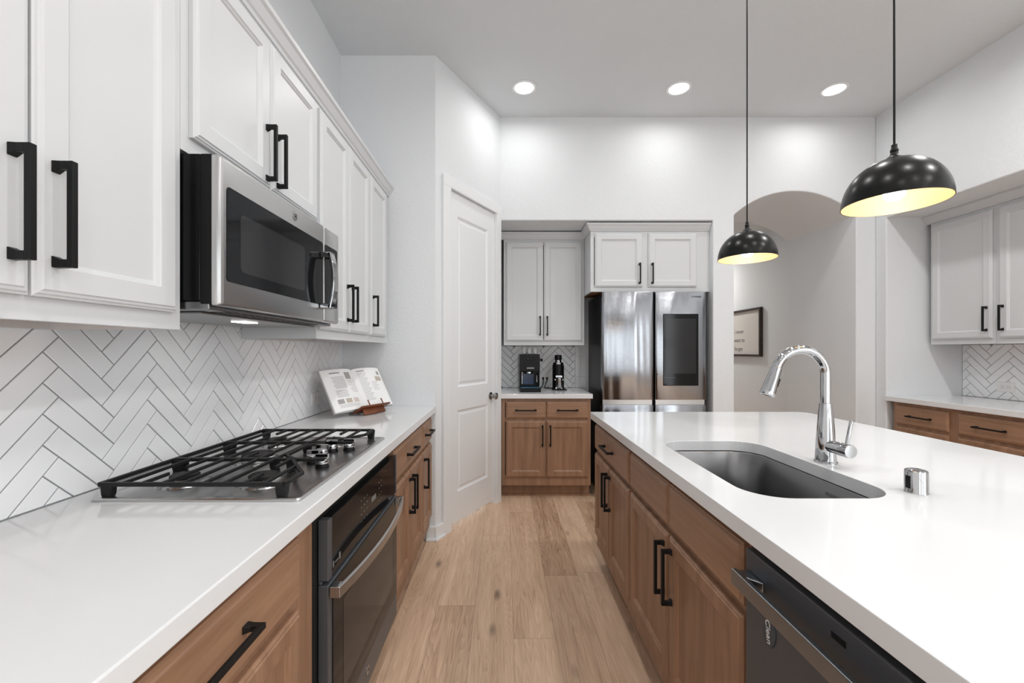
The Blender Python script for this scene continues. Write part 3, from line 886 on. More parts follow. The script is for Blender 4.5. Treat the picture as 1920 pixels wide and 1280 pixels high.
for gi, (y0, y1) in enumerate(segs):
    mb = MB()
    # cross rails at both ends and back rail
    fx0 = GX1
    bar(mb, (GX0, y0), (GX1 if gi != 1 else -0.70, y0), 0.012, z0=GT-0.0095)
    bar(mb, (GX0, y1), (GX1 if gi != 1 else -0.70, y1), 0.012, z0=GT-0.0095)
    bar(mb, (GX0, y0), (GX0, y1), 0.012, z0=GT-0.0095)
    if gi == 0:
        bar(mb, (GX1, y0), (GX1, y0+0.10), 0.010, z0=GT-0.0095)
        bar(mb, (GX1, y0+0.10), (-0.655, y1), 0.010, z0=GT-0.0095)
    elif gi == 1:
        bar(mb, (-0.655, y0), (-0.700, y0+0.05), 0.010, z0=GT-0.0095)
        bar(mb, (-0.700, y0+0.05), (-0.700, y1-0.05), 0.010, z0=GT-0.0095)
        bar(mb, (-0.700, y1-0.05), (-0.655, y1), 0.010, z0=GT-0.0095)
    else:
        bar(mb, (GX1, y1), (GX1, y1-0.10), 0.010, z0=GT-0.0095)
        bar(mb, (GX1, y1-0.10), (-0.655, y0), 0.010, z0=GT-0.0095)
    bxs = [GX0 + (GX1-GX0)*k/NB for k in range(1, NB)]
    bcs = [(-0.895, (y0+y1)/2), (-0.672, (y0+y1)/2)] if gi != 1 else [(-0.830, 1.44)]
    for k, x in enumerate(bxs):
        yl, yh = y0, y1
        if gi == 0 and x > -0.655: yh = y0+0.10+(y1-y0-0.10)*((GX1-x)/0.099)
        if gi == 2 and x > -0.655: yl = y1-0.10-(y1-y0-0.10)*((GX1-x)/0.099)
        if gi == 1 and x > -0.70: continue
        cut = None
        for bx_, by_ in bcs:
            if abs(x-bx_) < 0.024: cut = by_
        if cut is None:
            bar(mb, (x, yl), (x, yh))
        else:
            bar(mb, (x, yl), (x, cut-0.032)); bar(mb, (x, cut+0.032), (x, yh))
    for fx in ((GX0+0.016, GX1-0.006) if gi != 1 else (GX0+0.016, -0.715)):
        front_ = fx > -0.6
        foot(mb, -0.652 if (front_ and gi == 2) else fx, y0+0.007); foot(mb, -0.652 if (front_ and gi == 0) else fx, y1-0.007)
    mb.build('grate', M['iron'], t)
for bx_, by_, br in ((-0.895, 1.196, 0.036), (-0.672, 1.196, 0.040), (-0.830, 1.44, 0.050), (-0.895, 1.684, 0.034), (-0.672, 1.684, 0.030)):
    c = L3(bx_, by_, CZ+0.0060)
    mb = MB(); mb.lathe([(br+0.030, 0.0), (br+0.027, 0.0035), (br+0.008, 0.006), (br+0.004, 0.0055), (br+0.003, 0.012), (br-0.002, 0.016), (0, 0.016)], c, n=40)
    b_ = mb.build('burner', M['steel_y'], t, smooth=True, angle=30)
    mb = MB(); mb.lathe([(br-0.003, 0.0160), (br, 0.018), (br, 0.022), (br-0.004, 0.0245), (0, 0.0250)], c, n=40)
    mb.build('burner_cap', M['iron'], b_, smooth=True, angle=30)
for kx, ky in ((-0.628, 1.402), (-0.577, 1.352), (-0.634, 1.487), (-0.630, 1.562), (-0.576, 1.585)):
    c = L3(kx, ky, CZ+0.0060)
    mb = MB(); mb.lathe([(0.021, 0), (0.021, 0.005), (0.0185, 0.009), (0.0175, 0.013)], c, n=28)
    k_ = mb.build('knob', M['black_plastic'], t, smooth=True, angle=30)
    mb = MB(); mb.lathe([(0.0195, 0.0132), (0.020, 0.015), (0.0195, 0.026), (0.0185, 0.028), (0, 0.0285)], c, n=28)
    mb.box(c[0]-0.0195, c[0]+0.0195, c[1]-0.006, c[1]+0.006, c[2]+0.027, c[2]+0.042)
    mb.build('knob_cap', M['chrome'], k_, smooth=True, angle=30)

# ------------------------------------------------------------------ wall oven (faces +X)
OW0, OW1 = 1.1175, 1.875
t = thing('built_in_oven', 'black glass built-in oven with a curved steel handle under the cooktop', 'oven', (XF, OW0, 0), RL)
w = OW1-OW0
MB().box(0.005, w-0.018, 0.002, 0.56, 0.130, 0.860).build('oven_body', M['dark_gap'], t)
f0 = -0.002
mb = MB()
mb.box(0.030, 0.056, -0.030, f0, 0.668, 0.832); mb.box(w-0.012, w, -0.030, f0, 0.668, 0.832)
mb.box(0.030, w, -0.012, f0, 0.658, 0.667)
mb.build('side_trim', M['oven_trim'], t, bevel=0.002)
cp = MB().box(0.056, w-0.012, -0.028, f0, 0.668, 0.832).build('control_panel', M['glass_dark'], t, bevel=0.002)
mb = MB()
for gx in (0.30, 0.33, 0.36, 0.50, 0.53):
    for gz in (0.722, 0.745, 0.768, 0.79):
        mb.box(gx-0.004, gx+0.004, -0.0286, -0.0281, gz-0.0012, gz+0.0012)
mb.box(0.41, 0.46, -0.0286, -0.0281, 0.745, 0.763)
mb.build('panel_marks', M['mark_grey'], cp)
mb = MB()
mb.box(0.064, 0.072, -0.0286, -0.0281, 0.688, 0.705); mb.box(0.079, 0.105, -0.0286, -0.0281, 0.694, 0.6975); mb.box(0.109, 0.120, -0.0286, -0.0281, 0.690, 0.709)
mb.build('sticker', M['mark_grey'], cp)
od = MB().box(0.030, w, -0.030, f0, 0.135, 0.656).build('door', M['oven_trim'], t, bevel=0.002)
og = MB().box(0.056, w-0.010, -0.0325, -0.0301, 0.232, 0.650).build('door_glass', M['glass_dark'], od, bevel=0.001)
MB().box(0.13, w-0.085, -0.0331, -0.0326, 0.30, 0.565).build('window_pane', M['glass_window'], og)
mb = MB(); mb.lathe([(0.015, 0), (0.015, 0.0015), (0.0125, 0.002), (0, 0.002)], (w/2-0.02, -0.030, 0.185), (0, -1, 0), 28)
lg = mb.build('badge', M['nickel'], od, smooth=True)
text('badge_lettering', 'GE', 0.015, basis((1, 0, 0), (0, 0, 1), (w/2-0.02, -0.0322, 0.185)), M['black'], lg, 0.0002)
# bowed flat bar handle
mb = MB()
rings = []
n = 20
for k in range(n+1):
    u = k/n; x = 0.030 + (w-0.034)*u
    y = -0.052 - 0.034*(1-(2*u-1)**2)
    rings.append([(x, y, 0.622), (x, y-0.009, 0.624), (x, y-0.009, 0.652), (x, y, 0.654)])
mb.loft(rings)
for x0, x1 in ((0.030, 0.062), (w-0.036, w-0.004)):
    mb.box(x0, x1, -0.0545, -0.0326, 0.623, 0.653)
mb.build('handle', M['steel'], od, bevel=0.0015)

# ------------------------------------------------------------------ microwave (faces +X)
MX, MY0, MY1, MZ0, MZ1 = -0.715, 1.0425, 1.788, 1.400, 1.772
t = thing('microwave', 'over-the-range stainless microwave with dark glass door above the cooktop', 'microwave', (MX, MY0, MZ0), RL)
w = MY1-MY0; h = MZ1-MZ0
MB().box(0.002, w-0.002, 0.030, 0.388, 0.012, h).build('body', M['gloss_black'], t, bevel=0.002)
MB().box(0.002, w-0.002, 0.0005, 0.030, 0.004, h).build('front_frame', M['black_plastic'], t, bevel=0.002)
mb = MB(); mb.prism([(0.0, 0.004), (0.010, -0.026), (0.36, -0.026), (0.386, -0.010), (0.386, 0.004)], 'x', 0.004, w-0.004)
mb = MB(); mb.box(0.006, w-0.006, 0.010, 0.380, -0.010, 0.0115)
mb.box(0.05, w-0.05, 0.06, 0.34, -0.016, -0.010)
mb.build('underside', M['steel_dark'], t, bevel=0.003)
mb = MB()
for k in range(16):
    mb.box(0.07+0.035*k, 0.095+0.035*k, 0.012, 0.05, -0.0112, -0.0102)
mb.build('vent_grille', M['black'], t)
ml = MB().box(0.34, 0.42, 0.13, 0.17, -0.018, -0.0162).build('cooking_light', M['hood_led'], t)
dw = w*0.80
# steel door with a rounded edge
mb = MB()
def rr_ring(x0, x1, z0, z1, r, y): return [(a, y, b) for a, b in rrect(x0, x1, z0, z1, r, 3)]
mb.loft([rr_ring(0, dw, 0, h-0.002, 0.004, 0.0), rr_ring(0, dw, 0, h-0.002, 0.004, -0.012), rr_ring(0.004, dw-0.001, 0.003, h-0.005, 0.004, -0.020), rr_ring(0.010, dw-0.002, 0.006, h-0.008, 0.004, -0.022)])
md = mb.build('door', M['steel'], t, smooth=True, angle=30)
mb = MB()
mb.loft([rr_ring(dw+0.002, w, 0, h-0.002, 0.004, 0.0), rr_ring(dw+0.002, w, 0, h-0.002, 0.004, -0.012), rr_ring(dw+0.003, w-0.004, 0.003, h-0.005, 0.004, -0.020), rr_ring(dw+0.004, w-0.008, 0.006, h-0.008, 0.004, -0.022)])
mp_ = mb.build('control_side', M['steel'], t, smooth=True, angle=30)
mb = MB(); mb.loft([rr_ring(0.022, dw-0.012, 0.062, h-0.072, 0.010, -0.0221), rr_ring(0.022, dw-0.012, 0.062, h-0.072, 0.010, -0.0238)])
gl = mb.build('door_glass', M['glass_dark'], md)
mb = MB(); mb.loft([rr_ring(0.075, dw-0.16, 0.095, h-0.125, 0.014, -0.0239), rr_ring(0.075, dw-0.16, 0.095, h-0.125, 0.014, -0.0243)])
mb.build('window_pane', M['glass_window'], gl)
mb = MB(); mb.loft([rr_ring(dw+0.004, w-0.022, 0.062, h-0.072, 0.010, -0.0221), rr_ring(dw+0.004, w-0.022, 0.062, h-0.072, 0.010, -0.0238)])
kp = mb.build('keypad', M['glass_dark'], mp_)
mb = MB()
for r_ in range(7):
    for c_ in range(3):
        mb.box(dw+0.066+0.016*c_, dw+0.074+0.016*c_, -0.0243, -0.0239, 0.085+0.025*r_, 0.088+0.025*r_)
mb.build('keypad_marks', M['mark_grey'], kp)
mb = MB(); mb.lathe([(0.016, 0), (0.016, 0.0015), (0.0135, 0.002), (0, 0.002)], (dw*0.62, -0.022, h-0.037), (0, -1, 0), 28)
lg = mb.build('badge', M['nickel'], md, smooth=True)
text('badge_lettering', 'GE', 0.016, basis((1, 0, 0), (0, 0, 1), (dw*0.62, -0.0243, h-0.037)), M['black'], lg, 0.0002)
mb = MB()
rings = []
for k in range(17):
    u = k/16; z = 0.048 + 0.212*u
    y = -0.062 - 0.016*(1-(2*u-1)**2)
    rings.append([(dw-0.040, y+0.012, z), (dw-0.040, y, z), (dw+0.002, y, z), (dw+0.002, y+0.012, z)])
mb.loft(rings)
mb.box(dw-0.040, dw+0.002, -0.064, -0.0239, 0.048, 0.068); mb.box(dw-0.040, dw+0.002, -0.064, -0.0239, 0.240, 0.260)
mb.build('handle', M['chrome'], md, bevel=0.003)

# ------------------------------------------------------------------ refrigerator (faces -Y)
FX0, FX1, FYF, FH = 0.848, 1.757, 3.700, 1.800
t = thing('refrigerator', 'stainless four-door refrigerator with a black touchscreen in the wall niche', 'refrigerator', (FX0, FYF, 0))
w = FX1-FX0
MB().box(0.004, w-0.004, 0.065, 0.62, 0.02, FH-0.012).build('body', M['black_plastic'], t, bevel=0.004)
MB().box(0.02, w-0.02, 0.10, 0.55, 0, 0.0195).build('plinth', M['black'], t)
def fdoor(name, x0, x1, z0, z1, bulge=0.010):
    mb = MB()
    nx = 24
    prof = []
    rad = 0.022
    for k in range(nx+1):
        u = k/nx; x = x0+(x1-x0)*u
        e_ = min(x-x0, x1-x)
        y = -bulge*(1-(2*u-1)**2)
        prof.append((x, y))
    pl = [(x0, 0.055), (x0, rad*0.8)]
    for a in (25, 50, 70):
        pl.append((x0+rad*0.5*(1-math.cos(math.radians(a))), rad*0.8*(1-math.sin(math.radians(a)))))
    pl += [(x, y) for x, y in prof if x0+rad*0.5 < x < x1-rad*0.5]
    for a in (70, 50, 25):
        pl.append((x1-rad*0.5*(1-math.cos(math.radians(a))), rad*0.8*(1-math.sin(math.radians(a)))))
    pl += [(x1, rad*0.8), (x1, 0.055)]
    c = ((x0+x1)/2, 0.03)
    ins = lambda s: [((x-c[0])*(1-s)+c[0], (y-c[1])*(1-s*3)+c[1]) for x, y in pl]
    mb.loft([[(x, y, z0) for x, y in ins(0.008)], [(x, y, z0+0.004) for x, y in pl], [(x, y, z1-0.004) for x, y in pl], [(x, y, z1) for x, y in ins(0.008)]])
    return mb.build(name, M['fridge_steel'], t, smooth=True, angle=40)
md_ = 0.4545
dl = fdoor('door', 0.002, md_-0.005, 0.865, FH)
dr = fdoor('door', md_+0.007, w-0.002, 0.865, FH)
ll = fdoor('door', 0.002, md_-0.005, 0.06, 0.818)
lr = fdoor('door', md_+0.007, w-0.002, 0.06, 0.818)
mb = MB()
for x0, x1 in ((0.01, md_-0.012), (md_+0.014, w-0.01)):
    mb.box(x0, x1, 0.022, 0.064, 0.8185, 0.8645)
    mb.box(x0-0.004, x0+0.02, 0.004, 0.022, 0.8185, 0.857)
mb.build('handle_recess', M['steel'], t, bevel=0.001)
MB().box(0.01, w-0.01, 0.056, 0.0645, 0.07, FH-0.02).build('door_gap', M['dark_gap'], t)
sx0, sx1 = 1.375-FX0, 1.680-FX0
sc = MB().box(sx0, sx1, -0.013, 0.0, 0.986, 1.608).build('touchscreen', M['screen'], dr, bevel=0.004)
MB().box(sx0+0.021, sx1-0.023, -0.0137, -0.0131, 1.092, 1.565).build('display', M['screen_in'], sc)
MB().box(sx0+0.0, sx0+0.10, -0.0136, -0.0131, 1.056, 1.058).build('screen_mark', M['mark_grey'], sc)
text('lettering', 'SAMSUNG', 0.020, basis((1, 0, 0), (0, 0, 1), (1.663-FX0, -0.0085, 1.757)), M['mark_grey'], dr, 0.0015)
mb = MB(); mb.lathe([(0.004, 0), (0.004, 0.002), (0, 0.002)], (md_+0.024, -0.0035, 1.085), (0, -1, 0), 14)
mb.build('lock_dot', M['black'], dr)

# ------------------------------------------------------------------ coffee station
t = espresso = thing('espresso_machine', 'boxy black espresso machine on the niche worktop', 'coffee machine', (0.143, 3.905, 0.914))
w = 0.183
mb = MB()
mb.box(0, w, 0.10, 0.30, 0.004, 0.342)
mb.box(0, w, 0.0, 0.10, 0.185, 0.342)
mb.box(0, 0.012, 0.02, 0.10, 0.050, 0.185); mb.box(w-0.012, w, 0.02, 0.10, 0.050, 0.185)
mb.build('body', M['black_plastic'], t, bevel=0.003)
mb = MB(); mb.box(0.002, w+0.006, -0.055, 0.0985, 0.0, 0.040)
tr = mb.build('drip_tray', M['black_plastic'], t, bevel=0.003)
mb = MB()
for k in range(12): mb.box(0.012+0.0135*k, 0.020+0.0135*k, -0.045, 0.092, 0.0402, 0.044)
mb.box(0.008, w-0.002, -0.05, -0.046, 0.0402, 0.045)
mb.build('drip_grid', M['tray_blue'], tr)
MB().box(0.03, w-0.05, 0.096, 0.0995, 0.06, 0.16).build('splash_panel', M['blue_film'], t)
mb = MB()
for k in range(3):
    mb.box(0.062+0.030*k, 0.084+0.030*k, -0.006, -0.0002, 0.288, 0.312)
mb.build('rocker_switches', M['gloss_black'], t, bevel=0.002)
mb = MB(); mb.lathe([(0.028, 0), (0.032, 0.006), (0.032, 0.018), (0.026, 0.022)], (0.085, 0.045, 0.162), n=28)
gh = mb.build('group_head', M['chrome'], t, smooth=True, angle=30)
mb = MB(); mb.tube([(0.022, 0.02, 0.19), (0.020, 0.012, 0.16), (0.020, 0.010, 0.07)], 0.0035, 10)
mb.build('steam_wand', M['chrome'], t, smooth=True)
mb = MB(); mb.tube([(0.155, 0.005, 0.148), (0.155, -0.005, 0.12), (0.155, -0.005, 0.09)], 0.004, 10)
mb.build('portafilter_handle', M['chrome'], t, smooth=True)
mb = MB(); mb.lathe([(0.006, 0), (0.006, 0.006), (0.014, 0.008), (0.014, 0.026), (0.011, 0.028), (0, 0.028)], (w, 0.03, 0.290), (1, 0, 0), 20)
mb.build('steam_knob', M['black_plastic'], t, smooth=True)
text('lettering', 'GAGGIA', 0.018, basis((1, 0, 0), (0, 0, 1), (0.097, -0.0006, 0.216)), M['mark_white'], t, 0.0005)
for i, (gx, gy, lab) in enumerate(((0.185, 3.985, 'clear glass tumbler on the espresso machine, left one in the front row'), (0.236, 3.990, 'clear glass tumbler on the espresso machine, middle of the row'), (0.288, 3.985, 'clear glass tumbler on the espresso machine, right one in the row'))):
    mb = MB(); mb.lathe([(0.018, 0), (0.024, 0.004), (0.026, 0.055), (0.023, 0.066), (0.0215, 0.066), (0.0245, 0.054), (0.022, 0.007), (0, 0.006)], n=20, cap0=True)
    o = mb.build('drinking_glass', M['glass'], smooth=True, angle=50)
    o.location = (gx, gy, 0.914+0.3422)
    tag(o, lab, 'glass', 'glasses on the espresso machine')

t = grinder = thing('coffee_grinder', 'black cylindrical coffee grinder with a steel dosing cup on the niche worktop', 'coffee grinder', (0.520, 4.115, 0.914))
mb = MB()
mb.lathe([(0.062, 0), (0.064, 0.004), (0.062, 0.018), (0.056, 0.022), (0.056, 0.235), (0.052, 0.242)], n=36)
mb.box(-0.055, 0.072, -0.075, 0.02, 0.0, 0.012)
mb.build('body', M['black_plastic'], t, smooth=True, angle=30)
mb = MB(); mb.lathe([(0.050, 0.2425), (0.053, 0.246), (0.050, 0.262), (0.033, 0.266), (0.030, 0.285)], n=36)
mb.build('collar', M['chrome'], t, smooth=True, angle=30)
mb = MB(); mb.lathe([(0.032, 0.2855), (0.034, 0.288), (0.034, 0.330), (0.030, 0.334), (0, 0.335)], n=30)
mb.build('lid', M['black_plastic'], t, smooth=True, angle=30)
mb = MB(); mb.lathe([(0.027, 0.0125), (0.028, 0.016), (0.028, 0.110), (0.024, 0.110), (0.024, 0.03), (0, 0.03)], (0, -0.090, 0.012), n=30)
mb.build('dosing_cup', M['nickel'], t, smooth=True, angle=30)
mb = MB()
for sx in (-0.036, 0.036):
    mb.lathe([(0.005, 0), (0.005, 0.012), (0, 0.013)], (sx, -0.052, 0.098), (0, -1, 0), 12)
mb.box(-0.03, 0.03, -0.058, -0.050, 0.012, 0.14)
mb.build('cup_cradle', M['chrome'], t)

def outlet(label, c, ex, en, wid=0.118, hei=0.075):
    """duplex outlet lying on its side: centre c, ex along its width, en out of the wall"""
    ex, en = Vector(ex), Vector(en)
    t = thing('power_outlet', label, 'outlet', c)
    up = Vector((0, 0, 1))
    mb = MB()
    rg = lambda s, h_: [ex*a*s + up*b*s + en*h_ for a, b in rrect(-wid/2, wid/2, -hei/2, hei/2, 0.005, 3)]
    mb.loft([rg(1, 0.0002), rg(1, 0.003), rg(0.96, 0.0055)])
    mb.build('cover_plate', M['plastic_white'], t)
    for s in (-1, 1):
        mb = MB()
        rg = lambda k, h_: [ex*(a+s*0.020) + up*b + en*h_ for a, b in rrect(-0.016*k, 0.016*k, -0.017*k, 0.017*k, 0.006, 3)]
        mb.loft([rg(1, 0.0056), rg(1, 0.007), rg(0.95, 0.0075)])
        r_ = mb.build('receptacle', M['plastic_white'], t)
        mb = MB()
        for dz in (-0.007, 0.007):
            mb.obox(ex*(s*0.020-0.004) + up*(dz-0.0012) + en*0.0076, ex*0.008, up*0.0024, en*0.0004)
        mb.obox(ex*(s*0.020+0.0075) + up*(-0.002) + en*0.0076, ex*0.004, up*0.004, en*0.0004)
        mb.build('slots', M['dark_gap'], r_)
    return t
outlet('white outlet on the left backsplash beside the cookbook', (XL+0.0082, 2.50, 1.008), (0, 1, 0), (1, 0, 0))
outlet('white outlet on the small backsplash between coffee machine and grinder', (0.413, 4.345-0.0082, 1.010), (1, 0, 0), (0, -1, 0))
outlet('white outlet on the right recess backsplash', (3.842-0.0082, 3.262, 1.011), (0, -1, 0), (-1, 0, 0))
def cord(owner, plug, pts):
    """mains lead of an appliance: cable with its plug in the socket"""
    og = Vector(owner.location)
    p = Vector(plug) - og
    q = [Vector(x)-og for x in pts]
    out = []
    for i in range(len(q)-1):
        a, b, c, e_ = q[max(i-1, 0)], q[i], q[i+1], q[min(i+2, len(q)-1)]
        for k in range(8):
            u = k/8
            out.append(0.5*((2*b)+(c-a)*u+(2*a-5*b+4*c-e_)*u*u+(3*b-a-3*c+e_)*u**3))
    out.append(q[-1])
    mb = MB(); mb.tube(out, 0.0042, 8); cb = mb.build('power_cord', M['black_plastic'], owner, smooth=True)
    mb = MB(); mb.loft([[(p.x+a, p.y-0.0082, p.z+b) for a, b in rrect(-0.011, 0.011, -0.012, 0.012, 0.004, 3)], [(p.x+a, p.y-0.030, p.z+b) for a, b in rrect(-0.008, 0.008, -0.010, 0.010, 0.004, 3)]])
    mb.build('plug', M['black_plastic'], cb)
yw = 4.345-0.0082
cord(espresso, (0.393, yw, 1.010), [(0.393, yw-0.03, 1.008), (0.395, yw-0.045, 0.985), (0.385, yw-0.06, 0.945), (0.365, yw-0.08, 0.920), (0.345, yw-0.09, 0.919), (0.325, yw-0.12, 0.925)])
cord(grinder, (0.433, yw, 1.010), [(0.433, yw-0.03, 1.008), (0.428, yw-0.045, 0.985), (0.412, yw-0.06, 0.95), (0.405, yw-0.07, 0.922), (0.43, yw-0.08, 0.919), (0.455, yw-0.11, 0.920), (0.466, yw-0.14, 0.922)])

# ------------------------------------------------------------------ recessed lights
def downlight(label, x, y, power=CAN_W, spread=160):
    t = thing('recessed_light', label, 'ceiling light', (x, y, ZC), 0, 'recessed ceiling lights')
    mb = MB(); mb.lathe([(0.094, -0.0005), (0.094, -0.004), (0.090, -0.007), (0.074, -0.007), (0.072, -0.0035), (0.072, -0.0005)], n=40, cap0=False, cap1=False)
    mb.build('trim_ring', M['trim'], t, smooth=True)
    mb = MB(); mb.lathe([(0.0715, -0.0008), (0.0715, -0.0045), (0, -0.005)], n=40)
    mb.build('lens', M['led'], t, smooth=True)
    area_light('lamp', (0, 0, -0.008), 0.14, 0.14, power, (0, 0, 0), (1.0, 0.985, 0.96), 'DISK', math.radians(spread), t)
    return t
downlight('round recessed ceiling light, leftmost of the three lit near the back wall', 0.153, 3.262, 4.3, 172)
downlight('round recessed ceiling light, middle of the three lit near the back wall', 1.338, 3.270, 4.3, 172)
downlight('round recessed ceiling light, rightmost of the three lit near the back wall', 2.540, 3.285, 4.3, 172)
for i, y in enumerate((1.93, 0.68, -0.75, -2.3)):  # assumed rows out of view, added to raise the light level
    for k, x in enumerate((0.153, 1.338, 2.540)):
        downlight('round recessed ceiling light out of view over the %s, %s row' % (('near cooktop aisle', 'island', 'island seating side')[k], ('first', 'second', 'third', 'fourth')[i]), x, y, CAN_W*(0.85, 0.72, 2.0)[k])

# ------------------------------------------------------------------ pendants
def pendant(label, x, y, zr=1.754, r=0.135):
    t = thing('pendant_light', label, 'pendant light', (x, y, zr), 0, 'pendant lights over the island')
    hh = 0.140
    out = []; inn = []
    for k in range(25):
        a = PI/2*k/24
        out.append((r*math.cos(a)**0.92 if k < 24 else 0.016, hh*math.sin(a)))
    for k in range(25):
        a = PI/2*k/24
        inn.append(((r-0.0018)*math.cos(a)**0.92 if k < 24 else 0.012, (hh-0.0018)*math.sin(a)))
    mb = MB(); mb.lathe(out, n=56, cap0=False, cap1=True)
    mb.build('shade', M['shade_black'], t, smooth=True, recalc=False)
    mb = MB(); mb.lathe(inn, n=56, cap0=False, cap1=True)
    mb.build('shade_lining', M['gold'], t, smooth=True, recalc=False)
    mb = MB(); mb.lathe([(0.026, hh-0.004), (0.022, hh+0.004), (0.012, hh+0.012), (0.009, hh+0.022), (0.0105, hh+0.024), (0.0105, hh+0.030), (0.008, hh+0.034), (0.0075, hh+0.046), (0.004, hh+0.048)], n=24)
    mb.build('cap', M['black'], t, smooth=True, angle=30)
    mb = MB(); mb.tube([(0, 0, hh+0.046), (0, 0, ZC-zr-0.02)], 0.0032, 10); mb.build('cord', M['black'], t, smooth=True)
    mb = MB(); mb.lathe([(0.0, ZC-zr-0.026), (0.055, ZC-zr-0.024), (0.06, ZC-zr-0.018), (0.06, ZC-zr-0.0004)], n=32); mb.build('canopy', M['black'], t, smooth=True, angle=30)
    mb = MB(); mb.lathe([(0.014, hh-0.006), (0.014, 0.088)], n=20); mb.build('socket', M['black'], t, smooth=True)
    mb = MB(); mb.lathe([(0.011, 0.0878), (0.013, 0.075), (0.024, 0.058), (0.029, 0.040), (0.027, 0.024), (0.018, 0.013), (0.0, 0.009)], n=28)
    mb.build('bulb', M['bulb'], t, smooth=True)
    return t
pendant('black dome pendant with gold lining, larger one nearer the camera', 1.234, 1.350)
pendant('black dome pendant with gold lining, smaller one hanging farther back', 1.231, 2.163)

# ------------------------------------------------------------------ framed print in the hall
PX = 3.25
t = thing('framed_print', 'dark wood framed print reading i never want to forget on the hall wall', 'picture', (PX, 5.36, 1.215))
y0, y1, z0, z1 = 0.0, 0.95, 0.0, 0.625
mb = MB()
fw, fd = 0.026, 0.040
mb.box(-fd, -0.0008, y0, y0+fw, z0, z1); mb.box(-fd, -0.0008, y1-fw, y1, z0, z1)
mb.box(-fd, -0.0008, y0+fw, y1-fw, z0, z0+fw); mb.box(-fd, -0.0008, y0+fw, y1-fw, z1-fw, z1)
mb.build('frame', M['frame_wood'], t, bevel=0.001)
MB().box(-0.018, -0.001, y0+fw, y1-fw, z0+fw, z1-fw).build('print_sheet', M['art_paper'], t)
for s, z, yl in (('i never', 1.548, 5.985), ('want to', 1.431, 5.995), ('forget', 1.312, 5.985)):
    text('lettering', s, 0.078, basis((0, -1, 0), (0, 0, 1), (-0.0186, yl-5.36, z-1.215)), M['ink'], t, 0.0004, 'LEFT', 1.05)

# ------------------------------------------------------------------ cookbook on its stand
eu = Vector((0.46, 0.888, 0)).normalized()
nh = Vector((eu.y, -eu.x, 0))               # towards the room
tilt = math.radians(30)
ev = Vector((0, 0, 1))*math.cos(tilt) - nh*math.sin(tilt)
en = nh*math.cos(tilt) + Vector((0, 0, 1))*math.sin(tilt)
SB = Vector((-0.822, 2.560, 0.914))         # stand base centre
t = thing('book_stand', 'small walnut cookbook stand on the left worktop', 'stand', SB)
mb = MB()
bz = 0.010
# front foot plank, leaning back
ff = Vector((0, 0, 1))*math.cos(0.5) - nh*math.sin(0.5)
fn = ff.cross(eu) * -1
mb.obox(-eu*0.085 + nh*0.060 + Vector((0,0,0.0015)), eu*0.170, ff*0.052, fn*0.011)
mb.build('front_foot', M['walnut'], t, bevel=0.003)
LZ = 0.036
org = nh*0.050 + Vector((0, 0, LZ))
mb = MB(); mb.obox(org - eu*0.115 + en*0.034, eu*0.230, en*-0.085, ev*0.010)
mb.build('ledge', M['walnut'], t, bevel=0.003)
mb = MB(); mb.obox(org - eu*0.085 - en*0.048, eu*0.170, ev*0.20, en*-0.010)
mb.build('back_rest', M['walnut'], t, bevel=0.003)
bk = org - en*0.0585 + ev*0.13
hz_ = bk.z
leg = Vector((bk.x, bk.y, 0)) - nh*0.035
mb = MB(); mb.obox(leg - eu*0.04 + Vector((0,0,0.001)), eu*0.08, (bk-leg)*0.97, -nh*0.010)
mb.build('rear_leg', M['walnut'], t, bevel=0.002)
for s in (-0.045, 0.062):
    mb = MB(); q = org + eu*s + en*0.026 + ev*0.0085
    mb.tube([q, q + ev*0.036 - en*0.001], 0.0035, 10); mb.build('peg', M['walnut'], t, smooth=True)

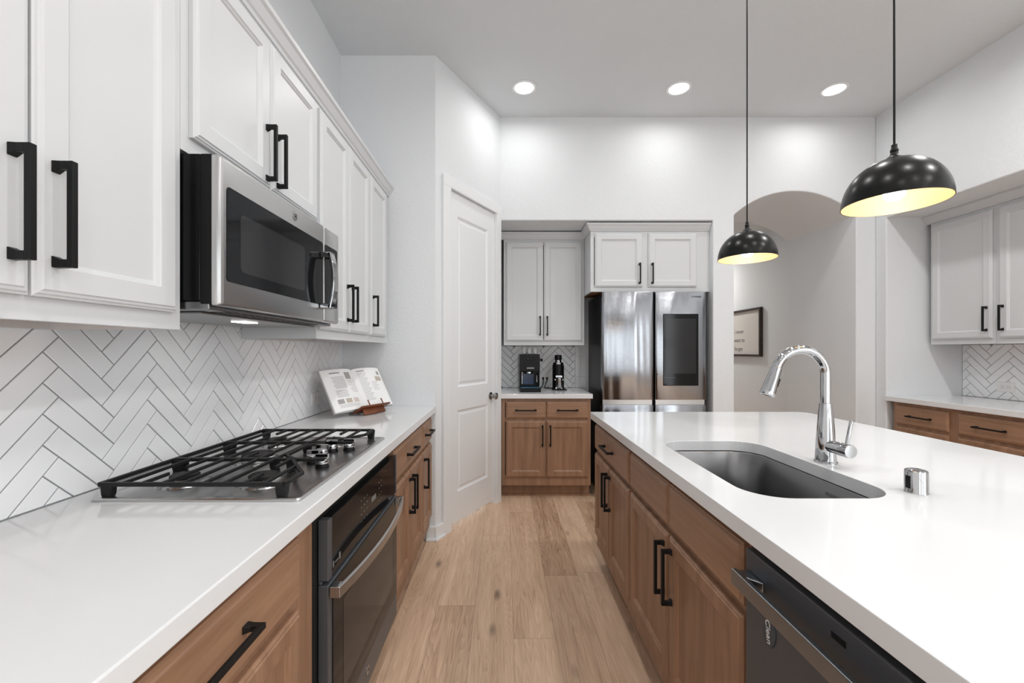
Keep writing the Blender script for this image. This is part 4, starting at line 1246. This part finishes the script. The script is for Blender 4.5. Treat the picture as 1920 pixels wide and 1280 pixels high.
bo = SB + org + ev*0.0155 - eu*0.018 - en*0.047      # bottom of the spine, on the back rest
t = thing('cookbook', 'open cookbook with white pages propped on the walnut stand', 'book', bo)
PWD, PHT = 0.226, 0.262
def hgt(s):      # page surface height above the cover, s = 0 at spine, 1 at fore edge
    return 0.006 + 0.052*(s**0.5)*(1-s)**0.75 + 0.006*s
def pg(side, s, v, lift=0.0): return eu*(side*(s*PWD)) + ev*(v*PHT) + en*(hgt(s)+lift)
page_blocks = []
for side in (-1, 1):
    mb = MB(); n = 20; prof = []
    top = [(side*PWD*k/n, hgt(k/n)) for k in range(n+1)]
    pl = top + [(side*PWD*1.0, 0.0035), (0, 0.0035)]
    mb.loft([[eu*a + en*b for a, b in pl], [eu*a + en*b + ev*PHT for a, b in pl]])
    page_blocks.append(mb.build('pages', M['paper'], t, smooth=True, angle=40))
    mb = MB(); mb.obox(eu*(side*0.0) - ev*0.004, eu*(side*(PWD+0.006)), ev*(PHT+0.008), en*0.0033)
    mb.build('cover_board', M['cover'], t)
def strip(mb, side, s0, s1, v0, v1, mi=0):
    n = 5; r = []
    for k in range(n+1):
        s = s0+(s1-s0)*k/n
        r.append((pg(side, s, v0, 0.0005), pg(side, s, v1, 0.0005)))
    for k in range(n):
        mb.add([r[k][0], r[k+1][0], r[k+1][1], r[k][1]], [(0, 1, 2, 3)], mi)
for side_pages, draw in zip(page_blocks, (0, 1)):
    mb = MB()
    if draw == 0:
        for k in range(9): strip(mb, -1, 0.42-0.0, 0.80-0.02*(k % 3), 0.80-0.033*k, 0.812-0.033*k, 1)
        for k in range(6): strip(mb, -1, 0.45+0.02*(k % 2), 0.80, 0.475-0.030*k, 0.486-0.030*k, 1)
        for k in range(9): strip(mb, -1, 0.08, 0.34-0.03*(k % 3), 0.70-0.035*k, 0.709-0.035*k, 1)
        strip(mb, -1, 0.50, 0.80, 0.895, 0.915, 0)
        strip(mb, -1, 0.17, 0.36, 0.745, 0.915, 2)
        for a in (0.70, 0.46, 0.22): strip(mb, -1, a-0.03, a+0.15, 0.17, 0.275, 4 if a < 0.3 else 3 if a < 0.5 else 2)
        for k in range(3): strip(mb, -1, 0.2, 0.84, 0.135-0.028*k, 0.143-0.028*k, 1)
    else:
        for k in range(22): strip(mb, 1, 0.10, 0.40-0.03*(k % 4), 0.86-0.033*k, 0.869-0.033*k, 1)
        for k in range(8): strip(mb, 1, 0.46, 0.72-0.04*(k % 3), 0.62-0.03*k, 0.627-0.03*k, 1)
        strip(mb, 1, 0.10, 0.36, 0.915, 0.93, 0)
        strip(mb, 1, 0.66, 0.90, 0.64, 0.76, 3); strip(mb, 1, 0.80, 0.90, 0.80, 0.90, 2)
    mb.build('printing', [M['ink'], M['grey_ink'], M['photo_ink'], M['food_ink'], M['pink_ink']], side_pages, recalc=False)
